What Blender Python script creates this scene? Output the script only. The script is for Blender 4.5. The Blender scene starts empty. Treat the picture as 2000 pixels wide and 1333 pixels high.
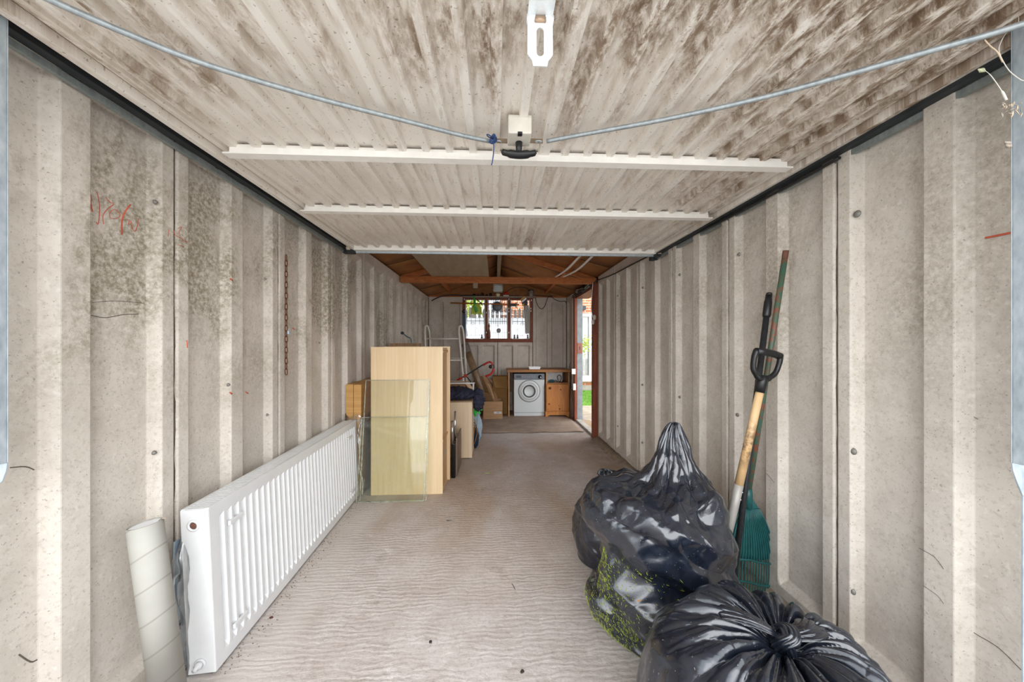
import bpy, math, random
import numpy as np
from mathutils import Vector, Matrix
random.seed(7); RNG = np.random.default_rng(7)
PI = math.pi
S = bpy.context.scene
COL = S.collection

# ------------------------------------------------------------------ camera, sky, added fill sun, exposure
F, H, HY = 680.0, 1.30, 675.0            # focal length and horizon in pixels of a 2000x1333 frame
YAW = math.atan(33 / F)
CS, SN = math.cos(YAW), math.sin(YAW)
cam_d = bpy.data.cameras.new('camera'); cam = bpy.data.objects.new('camera', cam_d); COL.objects.link(cam)
cam.location = (0, 0, H); cam.rotation_euler = (PI / 2, 0, -YAW)
cam_d.sensor_width = 36; cam_d.lens = F / 2000 * 36; cam_d.shift_y = 8.5 / 2000; cam_d.clip_start = 0.02; cam_d.clip_end = 200
S.camera = cam
world = bpy.data.worlds.new('overcast_sky'); S.world = world; world.use_nodes = True
wn = world.node_tree; bg = wn.nodes['Background']
bg.inputs[0].default_value = (0.89, 0.95, 1.0, 1); bg.inputs[1].default_value = 1.55
sun_d = bpy.data.lights.new('fill_sun', 'SUN'); sun_d.energy = 2.1; sun_d.angle = math.radians(85); sun_d.color = (1.0, 0.99, 0.985)
sun = bpy.data.objects.new('fill_sun', sun_d); COL.objects.link(sun)
sun.rotation_euler = (math.radians(90 - 9), 0, math.radians(4))  # added low, wide sun lamp that carries even fill to the far end
S.view_settings.view_transform = 'Standard'; S.view_settings.look = 'None'
S.view_settings.gamma = 1; S.view_settings.use_curve_mapping = False
S.view_settings.exposure = 1.05
S.cycles.max_bounces = 16; S.cycles.diffuse_bounces = 8; S.cycles.transparent_max_bounces = 16
S.cycles.caustics_reflective = False; S.cycles.caustics_refractive = False

# ------------------------------------------------------------------ measuring helpers: pixel + one known coordinate -> place
def atD(px, py, zc):
    xc = (px - 1000) / F * zc
    return Vector((xc * CS + zc * SN, zc * CS - xc * SN, H - (py - HY) / F * zc))
def atX(px, py, X): return atD(px, py, X / ((px - 1000) / F * CS + SN))
def atY(px, py, Y): return atD(px, py, Y / (CS - (px - 1000) / F * SN))
def atZ(px, py, Z=0.0): return atD(px, py, (Z - H) * F / (HY - py))

# ------------------------------------------------------------------ materials
def srgb(h):
    if isinstance(h, str):
        c = [int(h[i:i + 2], 16) / 255 for i in (0, 2, 4)]
    else: c = h
    return tuple(((x / 12.92) if x <= 0.04045 else ((x + 0.055) / 1.055) ** 2.4) for x in c) + (1,)
class NT:
    def __init__(s, name):
        s.m = bpy.data.materials.new(name); s.m.use_nodes = True; s.t = s.m.node_tree
        s.b = s.t.nodes['Principled BSDF']; s.geo = None
    def n(s, typ, **kw):
        nd = s.t.nodes.new(typ)
        for k, v in kw.items():
            if k in nd.inputs.keys(): nd.inputs[k].default_value = v
            else: setattr(nd, k, v)
        return nd
    def l(s, a, b): s.t.links.new(a, b)
    def pos(s, scale=(1, 1, 1), loc=(0, 0, 0), obj=False):
        if obj: o = s.n('ShaderNodeTexCoord').outputs['Object']
        else: o = s.n('ShaderNodeNewGeometry').outputs['Position']
        mp = s.n('ShaderNodeMapping'); mp.inputs['Scale'].default_value = scale; mp.inputs['Location'].default_value = loc
        s.l(o, mp.inputs['Vector']); return mp.outputs['Vector']
    def noise(s, vec, scale, detail=4, rough=0.55, dist=0):
        nd = s.n('ShaderNodeTexNoise'); nd.inputs['Scale'].default_value = scale; nd.inputs['Detail'].default_value = detail
        nd.inputs['Roughness'].default_value = rough; nd.inputs['Distortion'].default_value = dist
        s.l(vec, nd.inputs['Vector']); return nd.outputs['Fac']
    def ramp(s, fac, lo, hi, a=0.0, b=1.0):
        nd = s.n('ShaderNodeMapRange'); nd.inputs['From Min'].default_value = lo; nd.inputs['From Max'].default_value = hi
        nd.inputs['To Min'].default_value = a; nd.inputs['To Max'].default_value = b
        s.l(fac, nd.inputs['Value']); return nd.outputs['Result']
    def mix(s, fac, a, b, mode='MIX'):
        nd = s.n('ShaderNodeMix', data_type='RGBA', blend_type=mode)
        if isinstance(fac, (int, float)): nd.inputs[0].default_value = fac
        else: s.l(fac, nd.inputs[0])
        for v, i in ((a, 6), (b, 7)):
            if isinstance(v, tuple): nd.inputs[i].default_value = v
            else: s.l(v, nd.inputs[i])
        return nd.outputs[2]
    def math(s, op, a, b):
        nd = s.n('ShaderNodeMath', operation=op)
        for v, i in ((a, 0), (b, 1)):
            if isinstance(v, (int, float)): nd.inputs[i].default_value = v
            else: s.l(v, nd.inputs[i])
        return nd.outputs[0]
    def bump(s, h, strength, dist=0.01, prev=None):
        nd = s.n('ShaderNodeBump'); nd.inputs['Strength'].default_value = strength; nd.inputs['Distance'].default_value = dist
        s.l(h, nd.inputs['Height'])
        if prev: s.l(prev, nd.inputs['Normal'])
        s.l(nd.outputs['Normal'], s.b.inputs['Normal']); return nd.outputs['Normal']
    def color(s, c):
        if isinstance(c, tuple): s.b.inputs['Base Color'].default_value = c
        else: s.l(c, s.b.inputs['Base Color'])
    def rough(s, r):
        if isinstance(r, (int, float)): s.b.inputs['Roughness'].default_value = r
        else: s.l(r, s.b.inputs['Roughness'])
MATS = {}
def plain(name, col, rough=0.6, metal=0.0, var=0.12, vs=12, bump=0.08, coat=0, spec=0.5, obj=False, scale=(1, 1, 1), bs=60):
    if name in MATS: return MATS[name]
    t = NT(name); c = srgb(col); v = t.pos(scale, obj=obj)
    n = t.noise(v, vs, 5)
    dark = tuple(x * (1 - var) for x in c[:3]) + (1,); lite = tuple(min(1, x * (1 + var)) for x in c[:3]) + (1,)
    t.color(t.mix(t.ramp(n, .3, .7), dark, lite)); t.rough(rough)
    t.b.inputs['Metallic'].default_value = metal; t.b.inputs['Coat Weight'].default_value = coat
    t.b.inputs['Specular IOR Level'].default_value = spec
    if bump: t.bump(t.noise(v, bs, 3), bump, 0.003)
    MATS[name] = t.m; return t.m
def wood(name, a, b, scale=(30, 30, 3), rough=0.5, obj=False, bump=0.1, dist=2.0, sc=1.0):
    if name in MATS: return MATS[name]
    t = NT(name); v = t.pos(scale, obj=obj); n = t.noise(v, sc, 6, .6, dist)
    t.color(t.mix(t.ramp(n, .3, .7), srgb(a), srgb(b))); t.rough(rough)
    if bump: t.bump(n, bump, 0.002)
    MATS[name] = t.m; return t.m

def concrete_panel(side):
    t = NT('aged_concrete_' + side); v = t.pos()
    low = t.noise(v, 1.6, 5, .6); mid = t.noise(v, 9, 6, .65); fine = t.noise(v, 70, 4, .7); dots = t.noise(v, 130, 2, .5)
    c = t.mix(t.ramp(low, .3, .7), srgb('cac1b7'), srgb('dbd3c9'))
    c = t.mix(t.ramp(mid, .45, .75, 0, .55), c, srgb('b5aca1'))
    c = t.mix(t.ramp(fine, .52, .75, 0, .5), c, srgb('948a7c'))
    c = t.mix(t.ramp(dots, .66, .72, 0, .55), c, srgb('776d60'))
    sp = t.noise(t.pos((1, 1, 1), (3, 7, 1)), 45, 3, .6)
    c = t.mix(t.ramp(sp, .60, .68, 0, .5), c, srgb('ddd7cd'))
    # mould patches with their own shape, mostly on the upper half
    sx = t.n('ShaderNodeSeparateXYZ'); t.l(t.pos(), sx.inputs[0])
    zmask = t.math('MULTIPLY', t.ramp(sx.outputs[2], .9, 1.45), t.ramp(sx.outputs[2], 2.25, 2.0))
    st = t.noise(t.pos((1, 1, .55), (2.3 if side == 'left' else 9.1, 0, 0)), 1.9, 7, .7, .6)
    grain = t.ramp(t.noise(v, 55, 4, .75), .35, .6)
    k = t.math('MULTIPLY', t.math('MULTIPLY', t.ramp(st, .44, .58), zmask), grain)
    c = t.mix(t.math('MULTIPLY', k, .85 if side == 'left' else .5), c, srgb('837a63'))
    # damp tide at the bottom
    lowm = t.math('MULTIPLY', t.ramp(sx.outputs[2], .5, .02), t.ramp(t.noise(v, 5, 6, .7), .42, .62))
    c = t.mix(t.math('MULTIPLY', lowm, .45), c, srgb('8d8171'))
    t.color(c); t.rough(.9); t.b.inputs['Specular IOR Level'].default_value = .2
    nb = t.bump(mid, .35, .004); t.bump(fine, .35, .002, nb)
    return t.m
M_wall = {s: concrete_panel(s) for s in ('left', 'right', 'back')}
def floor_mat():
    t = NT('tamped_concrete_floor'); v = t.pos()
    low = t.noise(v, 1.3, 5, .6, .5); mid = t.noise(v, 6, 6, .7); fine = t.noise(v, 60, 5, .75)
    wv = t.n('ShaderNodeTexWave', wave_type='BANDS', bands_direction='Y'); t.l(t.pos((.5, 1, 1)), wv.inputs['Vector'])
    wv.inputs['Scale'].default_value = 10.5; wv.inputs['Distortion'].default_value = 11; wv.inputs['Detail'].default_value = 6; wv.inputs['Detail Scale'].default_value = 1.1; wv.inputs['Detail Roughness'].default_value = .65
    rid = t.math('ADD', t.math('MULTIPLY', wv.outputs['Fac'], .55), t.math('MULTIPLY', t.noise(v, 28, 5, .75), .45))
    c = t.mix(t.ramp(low, .32, .68), srgb('bcb1ac'), srgb('d3ccc8'))
    c = t.mix(t.ramp(mid, .4, .75, 0, .55), c, srgb('a3958a'))
    c = t.mix(t.ramp(fine, .5, .78, 0, .6), c, srgb('85786d'))
    patch = t.ramp(t.noise(t.pos((1, 1, 1), (7, 3, 0)), 1.7, 4, .6, .6), .40, .60, .25, 1)
    c = t.mix(t.math('MULTIPLY', t.ramp(rid, .24, .46, .22, 0), patch), c, srgb('85776c'))
    c = t.mix(t.ramp(t.noise(t.pos((1, 1, 1), (1, 9, 0)), 22, 6, .8), .54, .70, 0, .55), c, srgb('8f8176'))
    c = t.mix(t.ramp(t.noise(t.pos((1, 1, 1), (4, 4, 0)), 11, 6, .75), .57, .68, 0, .5), c, srgb('e0dad4'))
    c = t.mix(t.ramp(t.noise(t.pos((1, 1, 1), (8, 1, 0)), 3.2, 5, .7), .62, .72, 0, .5), c, srgb('7f746c'))
    tan = t.noise(t.pos((1, .5, 1), (4, 2, 0)), 1.5, 5, .6, .5)
    sx = t.n('ShaderNodeSeparateXYZ'); t.l(v, sx.inputs[0])
    tm = t.math('MULTIPLY', t.ramp(tan, .42, .62), t.math('MULTIPLY', t.ramp(sx.outputs[1], 1.6, 2.6), t.ramp(sx.outputs[1], 5.4, 4.4)))
    c = t.mix(t.math('MULTIPLY', tm, .6), c, srgb('a88f74'))
    wob = t.math('ADD', sx.outputs[0], t.math('MULTIPLY', t.noise(t.pos((1, 1, 1), (3, 5, 0)), 2.5, 4), .25))
    c = t.mix(t.ramp(wob, -.70, -.82, 0, .6), c, srgb('cfc7c1'))
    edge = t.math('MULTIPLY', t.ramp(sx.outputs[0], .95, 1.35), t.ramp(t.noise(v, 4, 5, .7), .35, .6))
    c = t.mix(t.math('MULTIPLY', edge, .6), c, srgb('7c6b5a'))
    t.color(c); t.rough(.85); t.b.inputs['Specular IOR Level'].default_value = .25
    nb = t.bump(t.math('MULTIPLY', rid, patch), .38, .009); t.bump(fine, .5, .003, nb)
    return t.m
def door_mat():
    t = NT('dirty_cream_door_steel'); v = t.pos()
    str_v = t.pos((9, 1.1, 1)); st = t.noise(str_v, 1.4, 6, .6, .12)
    lo = t.noise(t.pos((1, .7, 1), (5.5, 1.2, 0)), 1.3, 4, .6, .4); fn = t.noise(t.pos((40, 16, 1)), 1.0, 6, .75)
    c = t.mix(t.ramp(t.noise(v, 3, 4), .3, .7), srgb('e6dfd6'), srgb('f1ece5'))
    sx = t.n('ShaderNodeSeparateXYZ'); t.l(v, sx.inputs[0])
    near = t.math('ADD', t.ramp(sx.outputs[1], 1.55, .75, .02, .18), t.ramp(sx.outputs[0], -.8, 1.0, -.06, .10))
    mk = t.math('ADD', t.math('MULTIPLY', t.math('ADD', st, lo), .5), near)
    k = t.math('MULTIPLY', t.ramp(mk, .57, .70), t.ramp(fn, .38, .58, .05, 1))
    c = t.mix(t.math('MULTIPLY', k, .85), c, srgb('95795d'))
    k2 = t.math('MULTIPLY', t.ramp(mk, .64, .76), t.ramp(fn, .46, .62))
    c = t.mix(t.math('MULTIPLY', k2, .8), c, srgb('5d4733'))
    c = t.mix(t.ramp(t.noise(t.pos((20, 3, 1)), 2.0, 4, .6), .56, .72, 0, .5), c, srgb('b0a08d'))
    c = t.mix(t.ramp(t.noise(v, 90, 2, .5), .66, .71, 0, .6), c, srgb('7b6b58'))
    t.color(c); t.rough(.6); t.bump(fn, .15, .001); return t.m
def galv(name='galvanised_steel', a='a3b0ba', b='c3ced6', rough=.45, metal=.35):
    if name in MATS: return MATS[name]
    t = NT(name); v = t.pos((1, 1, .4)); n = t.noise(v, 40, 4, .7); vo = t.n('ShaderNodeTexVoronoi'); vo.inputs['Scale'].default_value = 90
    t.l(v, vo.inputs['Vector'])
    c = t.mix(t.ramp(n, .3, .7), srgb(a), srgb(b)); c = t.mix(.10, c, t.ramp(vo.outputs['Distance'], 0, .8), 'OVERLAY')
    t.color(c); t.b.inputs['Metallic'].default_value = metal; t.rough(t.ramp(n, .3, .7, rough - .08, rough + .12))
    MATS[name] = t.m; return t.m
def bag_mat():
    t = NT('black_bin_bag_plastic'); v = t.pos(obj=True)
    n1 = t.noise(v, 16, 5, .6, 1.2); n2 = t.noise(v, 70, 4, .6, .6)
    c = t.mix(t.ramp(n1, .3, .7), srgb('10141d'), srgb('1e2430'))
    dust = t.noise(v, 160, 2, .5)
    c = t.mix(t.ramp(dust, .70, .74, 0, .6), c, srgb('8a8a80'))
    t.color(c); t.rough(t.ramp(n1, .3, .7, .17, .28)); t.b.inputs['Specular IOR Level'].default_value = .8
    t.b.inputs['Coat Weight'].default_value = .4; t.b.inputs['Coat Roughness'].default_value = .18
    nb = t.bump(t.ramp(n2, .35, .65), .10, .002); return t.m
def glass_mat(name, tint=(1, 1, 1), gl=.08, rough=.02, haze=0.0):
    t = NT(name); t.t.nodes.remove(t.b); out = t.t.nodes['Material Output']
    tr = t.n('ShaderNodeBsdfTransparent'); tr.inputs[0].default_value = tint + (1,)
    g = t.n('ShaderNodeBsdfGlossy'); g.inputs['Roughness'].default_value = rough; g.inputs['Color'].default_value = (1, 1, 1, 1)
    fr = t.n('ShaderNodeFresnel'); fr.inputs['IOR'].default_value = 1.45
    mx = t.n('ShaderNodeMixShader'); t.l(t.math('ADD', fr.outputs[0], gl), mx.inputs[0]); t.l(tr.outputs[0], mx.inputs[1]); t.l(g.outputs[0], mx.inputs[2])
    o = mx.outputs[0]
    if haze:
        d = t.n('ShaderNodeBsdfDiffuse'); d.inputs[0].default_value = (.8, .8, .78, 1)
        m2 = t.n('ShaderNodeMixShader'); t.l(t.ramp(t.noise(t.pos(), 14, 5, .7, 1), .35, .75, 0, haze * 2), m2.inputs[0])
        t.l(o, m2.inputs[1]); t.l(d.outputs[0], m2.inputs[2]); o = m2.outputs[0]
    t.l(o, out.inputs[0]); MATS[name] = t.m; return t.m
M_floor = floor_mat(); M_door = door_mat(); M_galv = galv(); M_bag = bag_mat()
M_galv_bright = galv('bright_zinc', 'dfe5e8', 'f6f8f9', .35, .25)
M_white = plain('white_enamel', 'f1f2f2', .35, var=.03, bump=.02)
M_rail_white = plain('cream_batten', 'f5f2ed', .5, var=.04, vs=20)
M_black = plain('black_plastic', '1b1b1d', .4, var=.15)
M_dark = plain('dark_track_steel', '34393c', .55, .4, var=.2)
M_redwood = wood('red_brown_stain', '6b2f19', '8b4728', (18, 18, 3), .6)
M_orange = wood('orange_timber', '9c5526', 'c97b40', (6, 30, 30), .65)
M_veneer = wood('pale_maple_veneer', 'dabd93', 'e9d0aa', (26, 26, 1.3), .42, bump=.03, dist=.6)
M_veneer_side = wood('maple_veneer_side', 'cfa473', 'dcb688', (26, 26, 1.3), .45, bump=.03, dist=.6)
M_ash = wood('pale_pine_board', 'dcc19b', 'e9d5b8', (30, 30, 1.0), .5, bump=.04, dist=.5)
M_pine = wood('amber_pine', 'a8642a', 'c98640', (22, 22, 2.0), .45, dist=1.0)
M_desk = wood('worn_desk_chipboard', '93602f', 'a9753f', (3, 30, 30), .5)
M_card = wood('brown_cardboard', 'b08a63', 'c29b74', (5, 5, 40), .85, bump=.06, dist=.2)
M_card2 = wood('golden_cardboard', 'b98a4f', 'cfa267', (2, 2, 60), .8, bump=.12, dist=.2)
M_grout = plain('dark_joint_dirt', '5c5145', .95, var=.4, vs=30)
M_rust = plain('rusty_iron', '6d3f24', .85, .3, var=.35, vs=80)
M_glass = glass_mat('window_glass', (.97, .98, .98), .02)
M_sheet = glass_mat('green_tinged_sheet_glass', (.945, .962, .905), .0, .03, .03)
M_film = glass_mat('cling_film', (.93, .93, .92), .10, .12, .10)

# ------------------------------------------------------------------ mesh helpers
class MB:
    def __init__(s): s.v = []; s.f = []; s.sm = []
    def add(s, vs, fs, smooth=False):
        o = len(s.v); s.v += [tuple(p) for p in vs]; s.f += [tuple(i + o for i in f) for f in fs]; s.sm += [smooth] * len(fs); return s
    def box(s, c, d, R=None):
        c = Vector(c); h = Vector(d) / 2; vs = []
        for x in (-1, 1):
            for y in (-1, 1):
                for z in (-1, 1):
                    p = Vector((x * h.x, y * h.y, z * h.z))
                    if R is not None: p = R @ p
                    vs.append(c + p)
        return s.add(vs, [(0, 1, 3, 2), (4, 6, 7, 5), (0, 4, 5, 1), (2, 3, 7, 6), (0, 2, 6, 4), (1, 5, 7, 3)])
    def b2(s, lo, hi):
        return s.box([(a + b) / 2 for a, b in zip(lo, hi)], [abs(b - a) for a, b in zip(lo, hi)])
    def beam(s, a, b, w, h, up=(0, 0, 1)):
        a = Vector(a); b = Vector(b); d = (b - a); L = d.length; d.normalize()
        x = d.cross(Vector(up)); x = Vector((1, 0, 0)) if x.length < 1e-4 else x.normalized(); z = x.cross(d)
        R = Matrix((x, d, z)).transposed(); return s.box((a + b) / 2, (w, L, h), R)
    def tube(s, pts, r, n=10, cap=True, closed=False, flat=1.0):
        pts = [Vector(p) for p in pts]; m = len(pts); rs = r if isinstance(r, (list, tuple)) else [r] * m
        vs = []; prev = None
        for i, p in enumerate(pts):
            if closed: t = pts[(i + 1) % m] - pts[i - 1]
            else: t = pts[min(i + 1, m - 1)] - pts[max(i - 1, 0)]
            if t.length < 1e-9: t = Vector((0, 0, 1))
            t.normalize()
            if prev is None:
                x = t.cross(Vector((0, 0, 1)));  x = t.cross(Vector((1, 0, 0))) if x.length < .1 else x
            else: x = prev - t * prev.dot(t)
            x.normalize(); prev = x; y = t.cross(x)
            for k in range(n):
                a = 2 * PI * k / n; vs.append(p + x * math.cos(a) * rs[i] + y * math.sin(a) * rs[i] * flat)
        fs = []
        for i in range(m if closed else m - 1):
            j = (i + 1) % m
            for k in range(n): fs.append((i * n + k, i * n + (k + 1) % n, j * n + (k + 1) % n, j * n + k))
        s.add(vs, fs, True)
        if cap and not closed:
            o = len(s.v) - len(vs); s.f += [tuple(o + k for k in range(n))[::-1], tuple(o + (m - 1) * n + k for k in range(n))]; s.sm += [False, False]
        return s
    def lathe(s, prof, c=(0, 0, 0), axis=(0, 0, 1), n=28, smooth=True):
        ax = Vector(axis).normalized(); q = Vector((0, 0, 1)).rotation_difference(ax); c = Vector(c); vs = []
        for r, z in prof:
            for k in range(n):
                a = 2 * PI * k / n; vs.append(c + q @ Vector((r * math.cos(a), r * math.sin(a), z)))
        fs = [(i * n + k, i * n + (k + 1) % n, (i + 1) * n + (k + 1) % n, (i + 1) * n + k) for i in range(len(prof) - 1) for k in range(n)]
        s.add(vs, fs, smooth)
        o = len(s.v) - len(vs)
        if prof[0][0] > 1e-5: s.f.append(tuple(o + k for k in range(n))[::-1]); s.sm.append(False)
        if prof[-1][0] > 1e-5: s.f.append(tuple(o + (len(prof) - 1) * n + k for k in range(n))); s.sm.append(False)
        return s
    def prism(s, poly, ext, smooth=False):
        poly = [Vector(p) for p in poly]; e = Vector(ext); n = len(poly)
        vs = poly + [p + e for p in poly]
        fs = [tuple(range(n))[::-1], tuple(range(n, 2 * n))] + [(i, (i + 1) % n, n + (i + 1) % n, n + i) for i in range(n)]
        return s.add(vs, fs, smooth)
    def grid(s, P, closed_u=False, smooth=True):
        nv, nu = P.shape[:2]; vs = P.reshape(-1, 3).tolist(); fs = []
        for j in range(nv - 1):
            for i in range(nu if closed_u else nu - 1):
                k = (i + 1) % nu; fs.append((j * nu + i, j * nu + k, (j + 1) * nu + k, (j + 1) * nu + i))
        return s.add(vs, fs, smooth)
def obj(name, mb, mat, parent=None, label=None, cat=None, group=None, kind=None, bevel=0, solid=0, subsurf=0, origin=None):
    me = bpy.data.meshes.new(name)
    vs = mb.v
    off = Vector((0, 0, 0))
    if parent is not None:
        off = Vector(parent.location); g = parent.parent
        while g is not None: off = off + Vector(g.location); g = g.parent
    elif origin is not None: off = Vector(origin)
    vs = [(v[0] - off.x, v[1] - off.y, v[2] - off.z) for v in vs]
    me.from_pydata(vs, [], mb.f); me.polygons.foreach_set('use_smooth', mb.sm); me.update()
    o = bpy.data.objects.new(name, me); COL.objects.link(o)
    if mat: me.materials.append(mat)
    if parent is not None: o.parent = parent
    elif origin is not None: o.location = off
    if bevel:
        b = o.modifiers.new('bevel', 'BEVEL'); b.width = bevel; b.segments = 2; b.limit_method = 'ANGLE'; b.angle_limit = math.radians(40)
    if solid:
        b = o.modifiers.new('solid', 'SOLIDIFY'); b.thickness = solid; b.offset = 0
    if subsurf:
        b = o.modifiers.new('sub', 'SUBSURF'); b.levels = subsurf; b.render_levels = subsurf
    if label: o['label'] = label
    if cat: o['category'] = cat
    if group: o['group'] = group
    if kind: o['kind'] = kind
    return o
def thing(name, label, cat, loc=(0, 0, 0), group=None, kind=None):
    o = bpy.data.objects.new(name, None); COL.objects.link(o); o.location = loc; o.empty_display_size = .1
    if label: o['label'] = label
    if cat: o['category'] = cat
    if group: o['group'] = group
    if kind: o['kind'] = kind
    return o
def bez(pts, n=8):                                   # Catmull-Rom through points
    pts = [Vector(p) for p in pts]; P = [pts[0] * 2 - pts[1]] + pts + [pts[-1] * 2 - pts[-2]]; out = []
    for i in range(1, len(P) - 2):
        for k in range(n):
            t = k / n; a, b, c, d = P[i - 1], P[i], P[i + 1], P[i + 2]
            out.append(.5 * ((2 * b) + (c - a) * t + (2 * a - 5 * b + 4 * c - d) * t * t + (3 * b - a - 3 * c + d) * t ** 3))
    return out + [pts[-1]]

# ================================================================== THE SETTING
XL, XR, YB, ZE = -1.30, 1.42, 6.87, 2.25       # rib faces of the side walls, back wall, eaves height
Y0 = 0.70
floor = obj('floor', MB().b2((-1.55, .55, -.15), (1.62, 7.05, 0)), M_floor, kind='structure')
M_drive = plain('driveway_concrete', 'c4c0ba', .9, var=.12, vs=3)
obj('ground_driveway', MB().b2((-9, -14, -.17), (9, .55, -.012)), M_drive, kind='structure')

def panel_mb(x0, x1, z0, z1, depth=.042, ch=.016, top=.10, bot=.10, gap=.004):
    """one precast panel, local u in [x0,x1], z, front at d=0 (positive d = towards the outside)"""
    k = (x1 - x0) / .68
    us = [x0 + gap, x0 + .006 + gap] + [x0 + k * a for a in (.06, .06 + ch, .30 - ch, .30, .38, .38 + ch, .62 - ch, .62)] + [x1 - .006 - gap, x1 - gap]
    zs = [z0, z0 + bot, z0 + bot + .03, z1 - top - .035, z1 - top, z1 - .01, z1]
    inpk = {3, 4, 7, 8}; zpk = {2, 3}
    vs = []; nu = len(us)
    for j, z in enumerate(zs):
        for i, u in enumerate(us):
            d = depth if (i in inpk and j in zpk) else 0.0
            if i in (0, nu - 1): d = .007
            vs.append((u, d, z))
    fs = [(j * nu + i, j * nu + i + 1, (j + 1) * nu + i + 1, (j + 1) * nu + i) for j in range(len(zs) - 1) for i in range(nu - 1)]
    n0 = len(vs)
    vs += [(us[0], .075, z0), (us[-1], .075, z0), (us[-1], .075, z1), (us[0], .075, z1)]
    t = (len(zs) - 1) * nu
    fs += [(n0, n0 + 1) + tuple(range(nu - 1, -1, -1)), (n0 + 3, n0 + 2) [::-1] + tuple(range(t, t + nu)),
           (n0, ) + tuple(j * nu for j in range(len(zs))) + (n0 + 3,), (n0 + 1, n0 + 2) + tuple(j * nu + nu - 1 for j in range(len(zs) - 1, -1, -1)),
           (n0, n0 + 3, n0 + 2, n0 + 1)]
    return vs, fs
def wall_panels(parent, spans, kind, mat):
    cache = {}
    for (a, b, z0, z1) in spans:
        key = (round(b - a, 3), z0, z1)
        if key not in cache:
            kw = {} if z1 > 2 else dict(top=.05)
            vs, fs = panel_mb(0, b - a, z0, z1, **kw)
            if kind == 'L': vv = [(XL - d, u, z) for u, d, z in vs]
            elif kind == 'R': vv = [(XR + d, u, z) for u, d, z in vs]
            else: vv = [(u, YB + d, z) for u, d, z in vs]
            me = bpy.data.meshes.new('panel'); me.from_pydata(vv, [], fs); me.update(); me.materials.append(mat); cache[key] = me
            bm_fix(me)
        o = bpy.data.objects.new('panel', cache[key]); COL.objects.link(o); o.parent = parent
        o.location = (0, a, 0) if kind in 'LR' else (a, 0, 0)
        m = o.modifiers.new('bevel', 'BEVEL'); m.width = .0035; m.segments = 2; m.limit_method = 'ANGLE'; m.angle_limit = math.radians(30)
import bmesh
def bm_fix(me):
    bm = bmesh.new(); bm.from_mesh(me); bmesh.ops.recalc_face_normals(bm, faces=bm.faces); bm.to_mesh(me); bm.free()
def struct(name, mb, mat, **kw): return obj(name, mb, mat, kind='structure', **kw)

JL = [1.485 + .677 * k for k in range(-2, 9)]        # joints on the left wall
wl = struct('wall_left', MB().b2((XL - .13, .60, 0), (XL - .05, 7.0, ZE)), M_grout)
sp = [(a, b, 0, ZE) for a, b in zip(JL[:-1], JL[1:])]
sp = [(max(a, .62), b, z0, z1) for a, b, z0, z1 in sp if b > .9]
wall_panels(wl, [(a, min(b, YB), z0, z1) for a, b, z0, z1 in sp if a < YB - .1], 'L', M_wall['left'])
JR = [1.387 + .674 * k for k in range(-1, 6)]
wr_mb = MB().b2((XR + .05, .60, 0), (XR + .13, 4.80, ZE)).b2((XR + .05, 5.99, 0), (XR + .09, 7.0, ZE)).b2((XR + .05, 4.80, 2.16), (XR + .13, 5.98, ZE))
wr = struct('wall_right', wr_mb, M_grout)
wall_panels(wr, [(max(a, .62), b, 0, ZE) for a, b in zip(JR[:-1], JR[1:])] + [(6.0, YB, 0, ZE)], 'R', M_wall['right'])
wb_mb = MB().b2((-1.45, YB + .05, 0), (-.64, YB + .12, ZE)).b2((.76, YB + .05, 0), (1.55, YB + .12, ZE)).b2((-.64, YB + .05, 0), (.76, YB + .12, 1.355))
wb_ = struct('wall_back', wb_mb, M_grout)
wall_panels(wb_, [(XL, -.63, 0, ZE), (.745, XR, 0, ZE), (-.63, .05, 0, 1.36), (.05, .745, 0, 1.36)], 'B', M_wall['back'])
# kerb / mortar fillet at the foot of the walls
M_kerb = plain('mortar_fillet', '8d7d6b', .95, var=.3, vs=14, bump=.5, bs=25)
kb = MB()
def fillet(mb, xa, xb, ya, yb, n=40):
    P = []
    for i in range(n + 1):
        y = ya + (yb - ya) * i / n; j = random.uniform(-.012, .012); P.append([(xa + j, y, 0.0), (xa + (xb - xa) * .35 + j, y, .022 + random.uniform(-.006, .006)), (xb, y, .05 + random.uniform(-.008, .01)), (xb, y, 0)])
    return mb.grid(np.array(P), smooth=True)
struct('baseboard_right', fillet(MB(), 1.335, XR + .003, .62, 4.76), M_kerb)
struct('baseboard_left', fillet(MB(), XL + .05, XL - .003, .62, 6.8, 60), M_kerb)

# roof: two slopes of hardboard-lined sheet, gable ends, ridge beam, ties
RX, RZ = .06, 2.70
M_lin = wood('brown_hardboard_lining', '8a592f', 'b57c47', (3, 3, 3), .75, bump=.05, dist=.4)
M_lin2 = M_lin
def slope(x0, x1, name):
    c = struct(name, MB(), M_lin)
    n = 7; ys = [.6 + (7.05 - .6) * i / n for i in range(n + 1)]
    for a, b in zip(ys[:-1], ys[1:]):
        P = []
        for i in range(9):
            t = i / 8; row = []
            for j in range(5):
                y = a + .006 + (b - a - .012) * j / 4; s_ = .012 * math.sin(PI * j / 4) * 1.0
                row.append((x0 + (x1 - x0) * t, y, ZE + .01 + (RZ - ZE) * t - s_ - .02 * math.sin(PI * t)))
            P.append(row)
        obj('sheet', MB().grid(np.array(P)), M_lin, c, solid=.008)
        obj('cover_strip', MB().tube([(x0 + (x1 - x0) * i / 8, b, ZE + (RZ - ZE) * i / 8 - .022 * math.sin(PI * i / 8)) for i in range(9)], .009, 6, flat=.5), wood('seam_strip', '9c7446', 'b28b5c'), c)
    return c
sl = slope(XL - .05, RX, 'roof_left'); sr = slope(XR + .05, RX, 'roof_right')
M_cem = plain('fibre_cement_roof', '8c8a86', .95)
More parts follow.
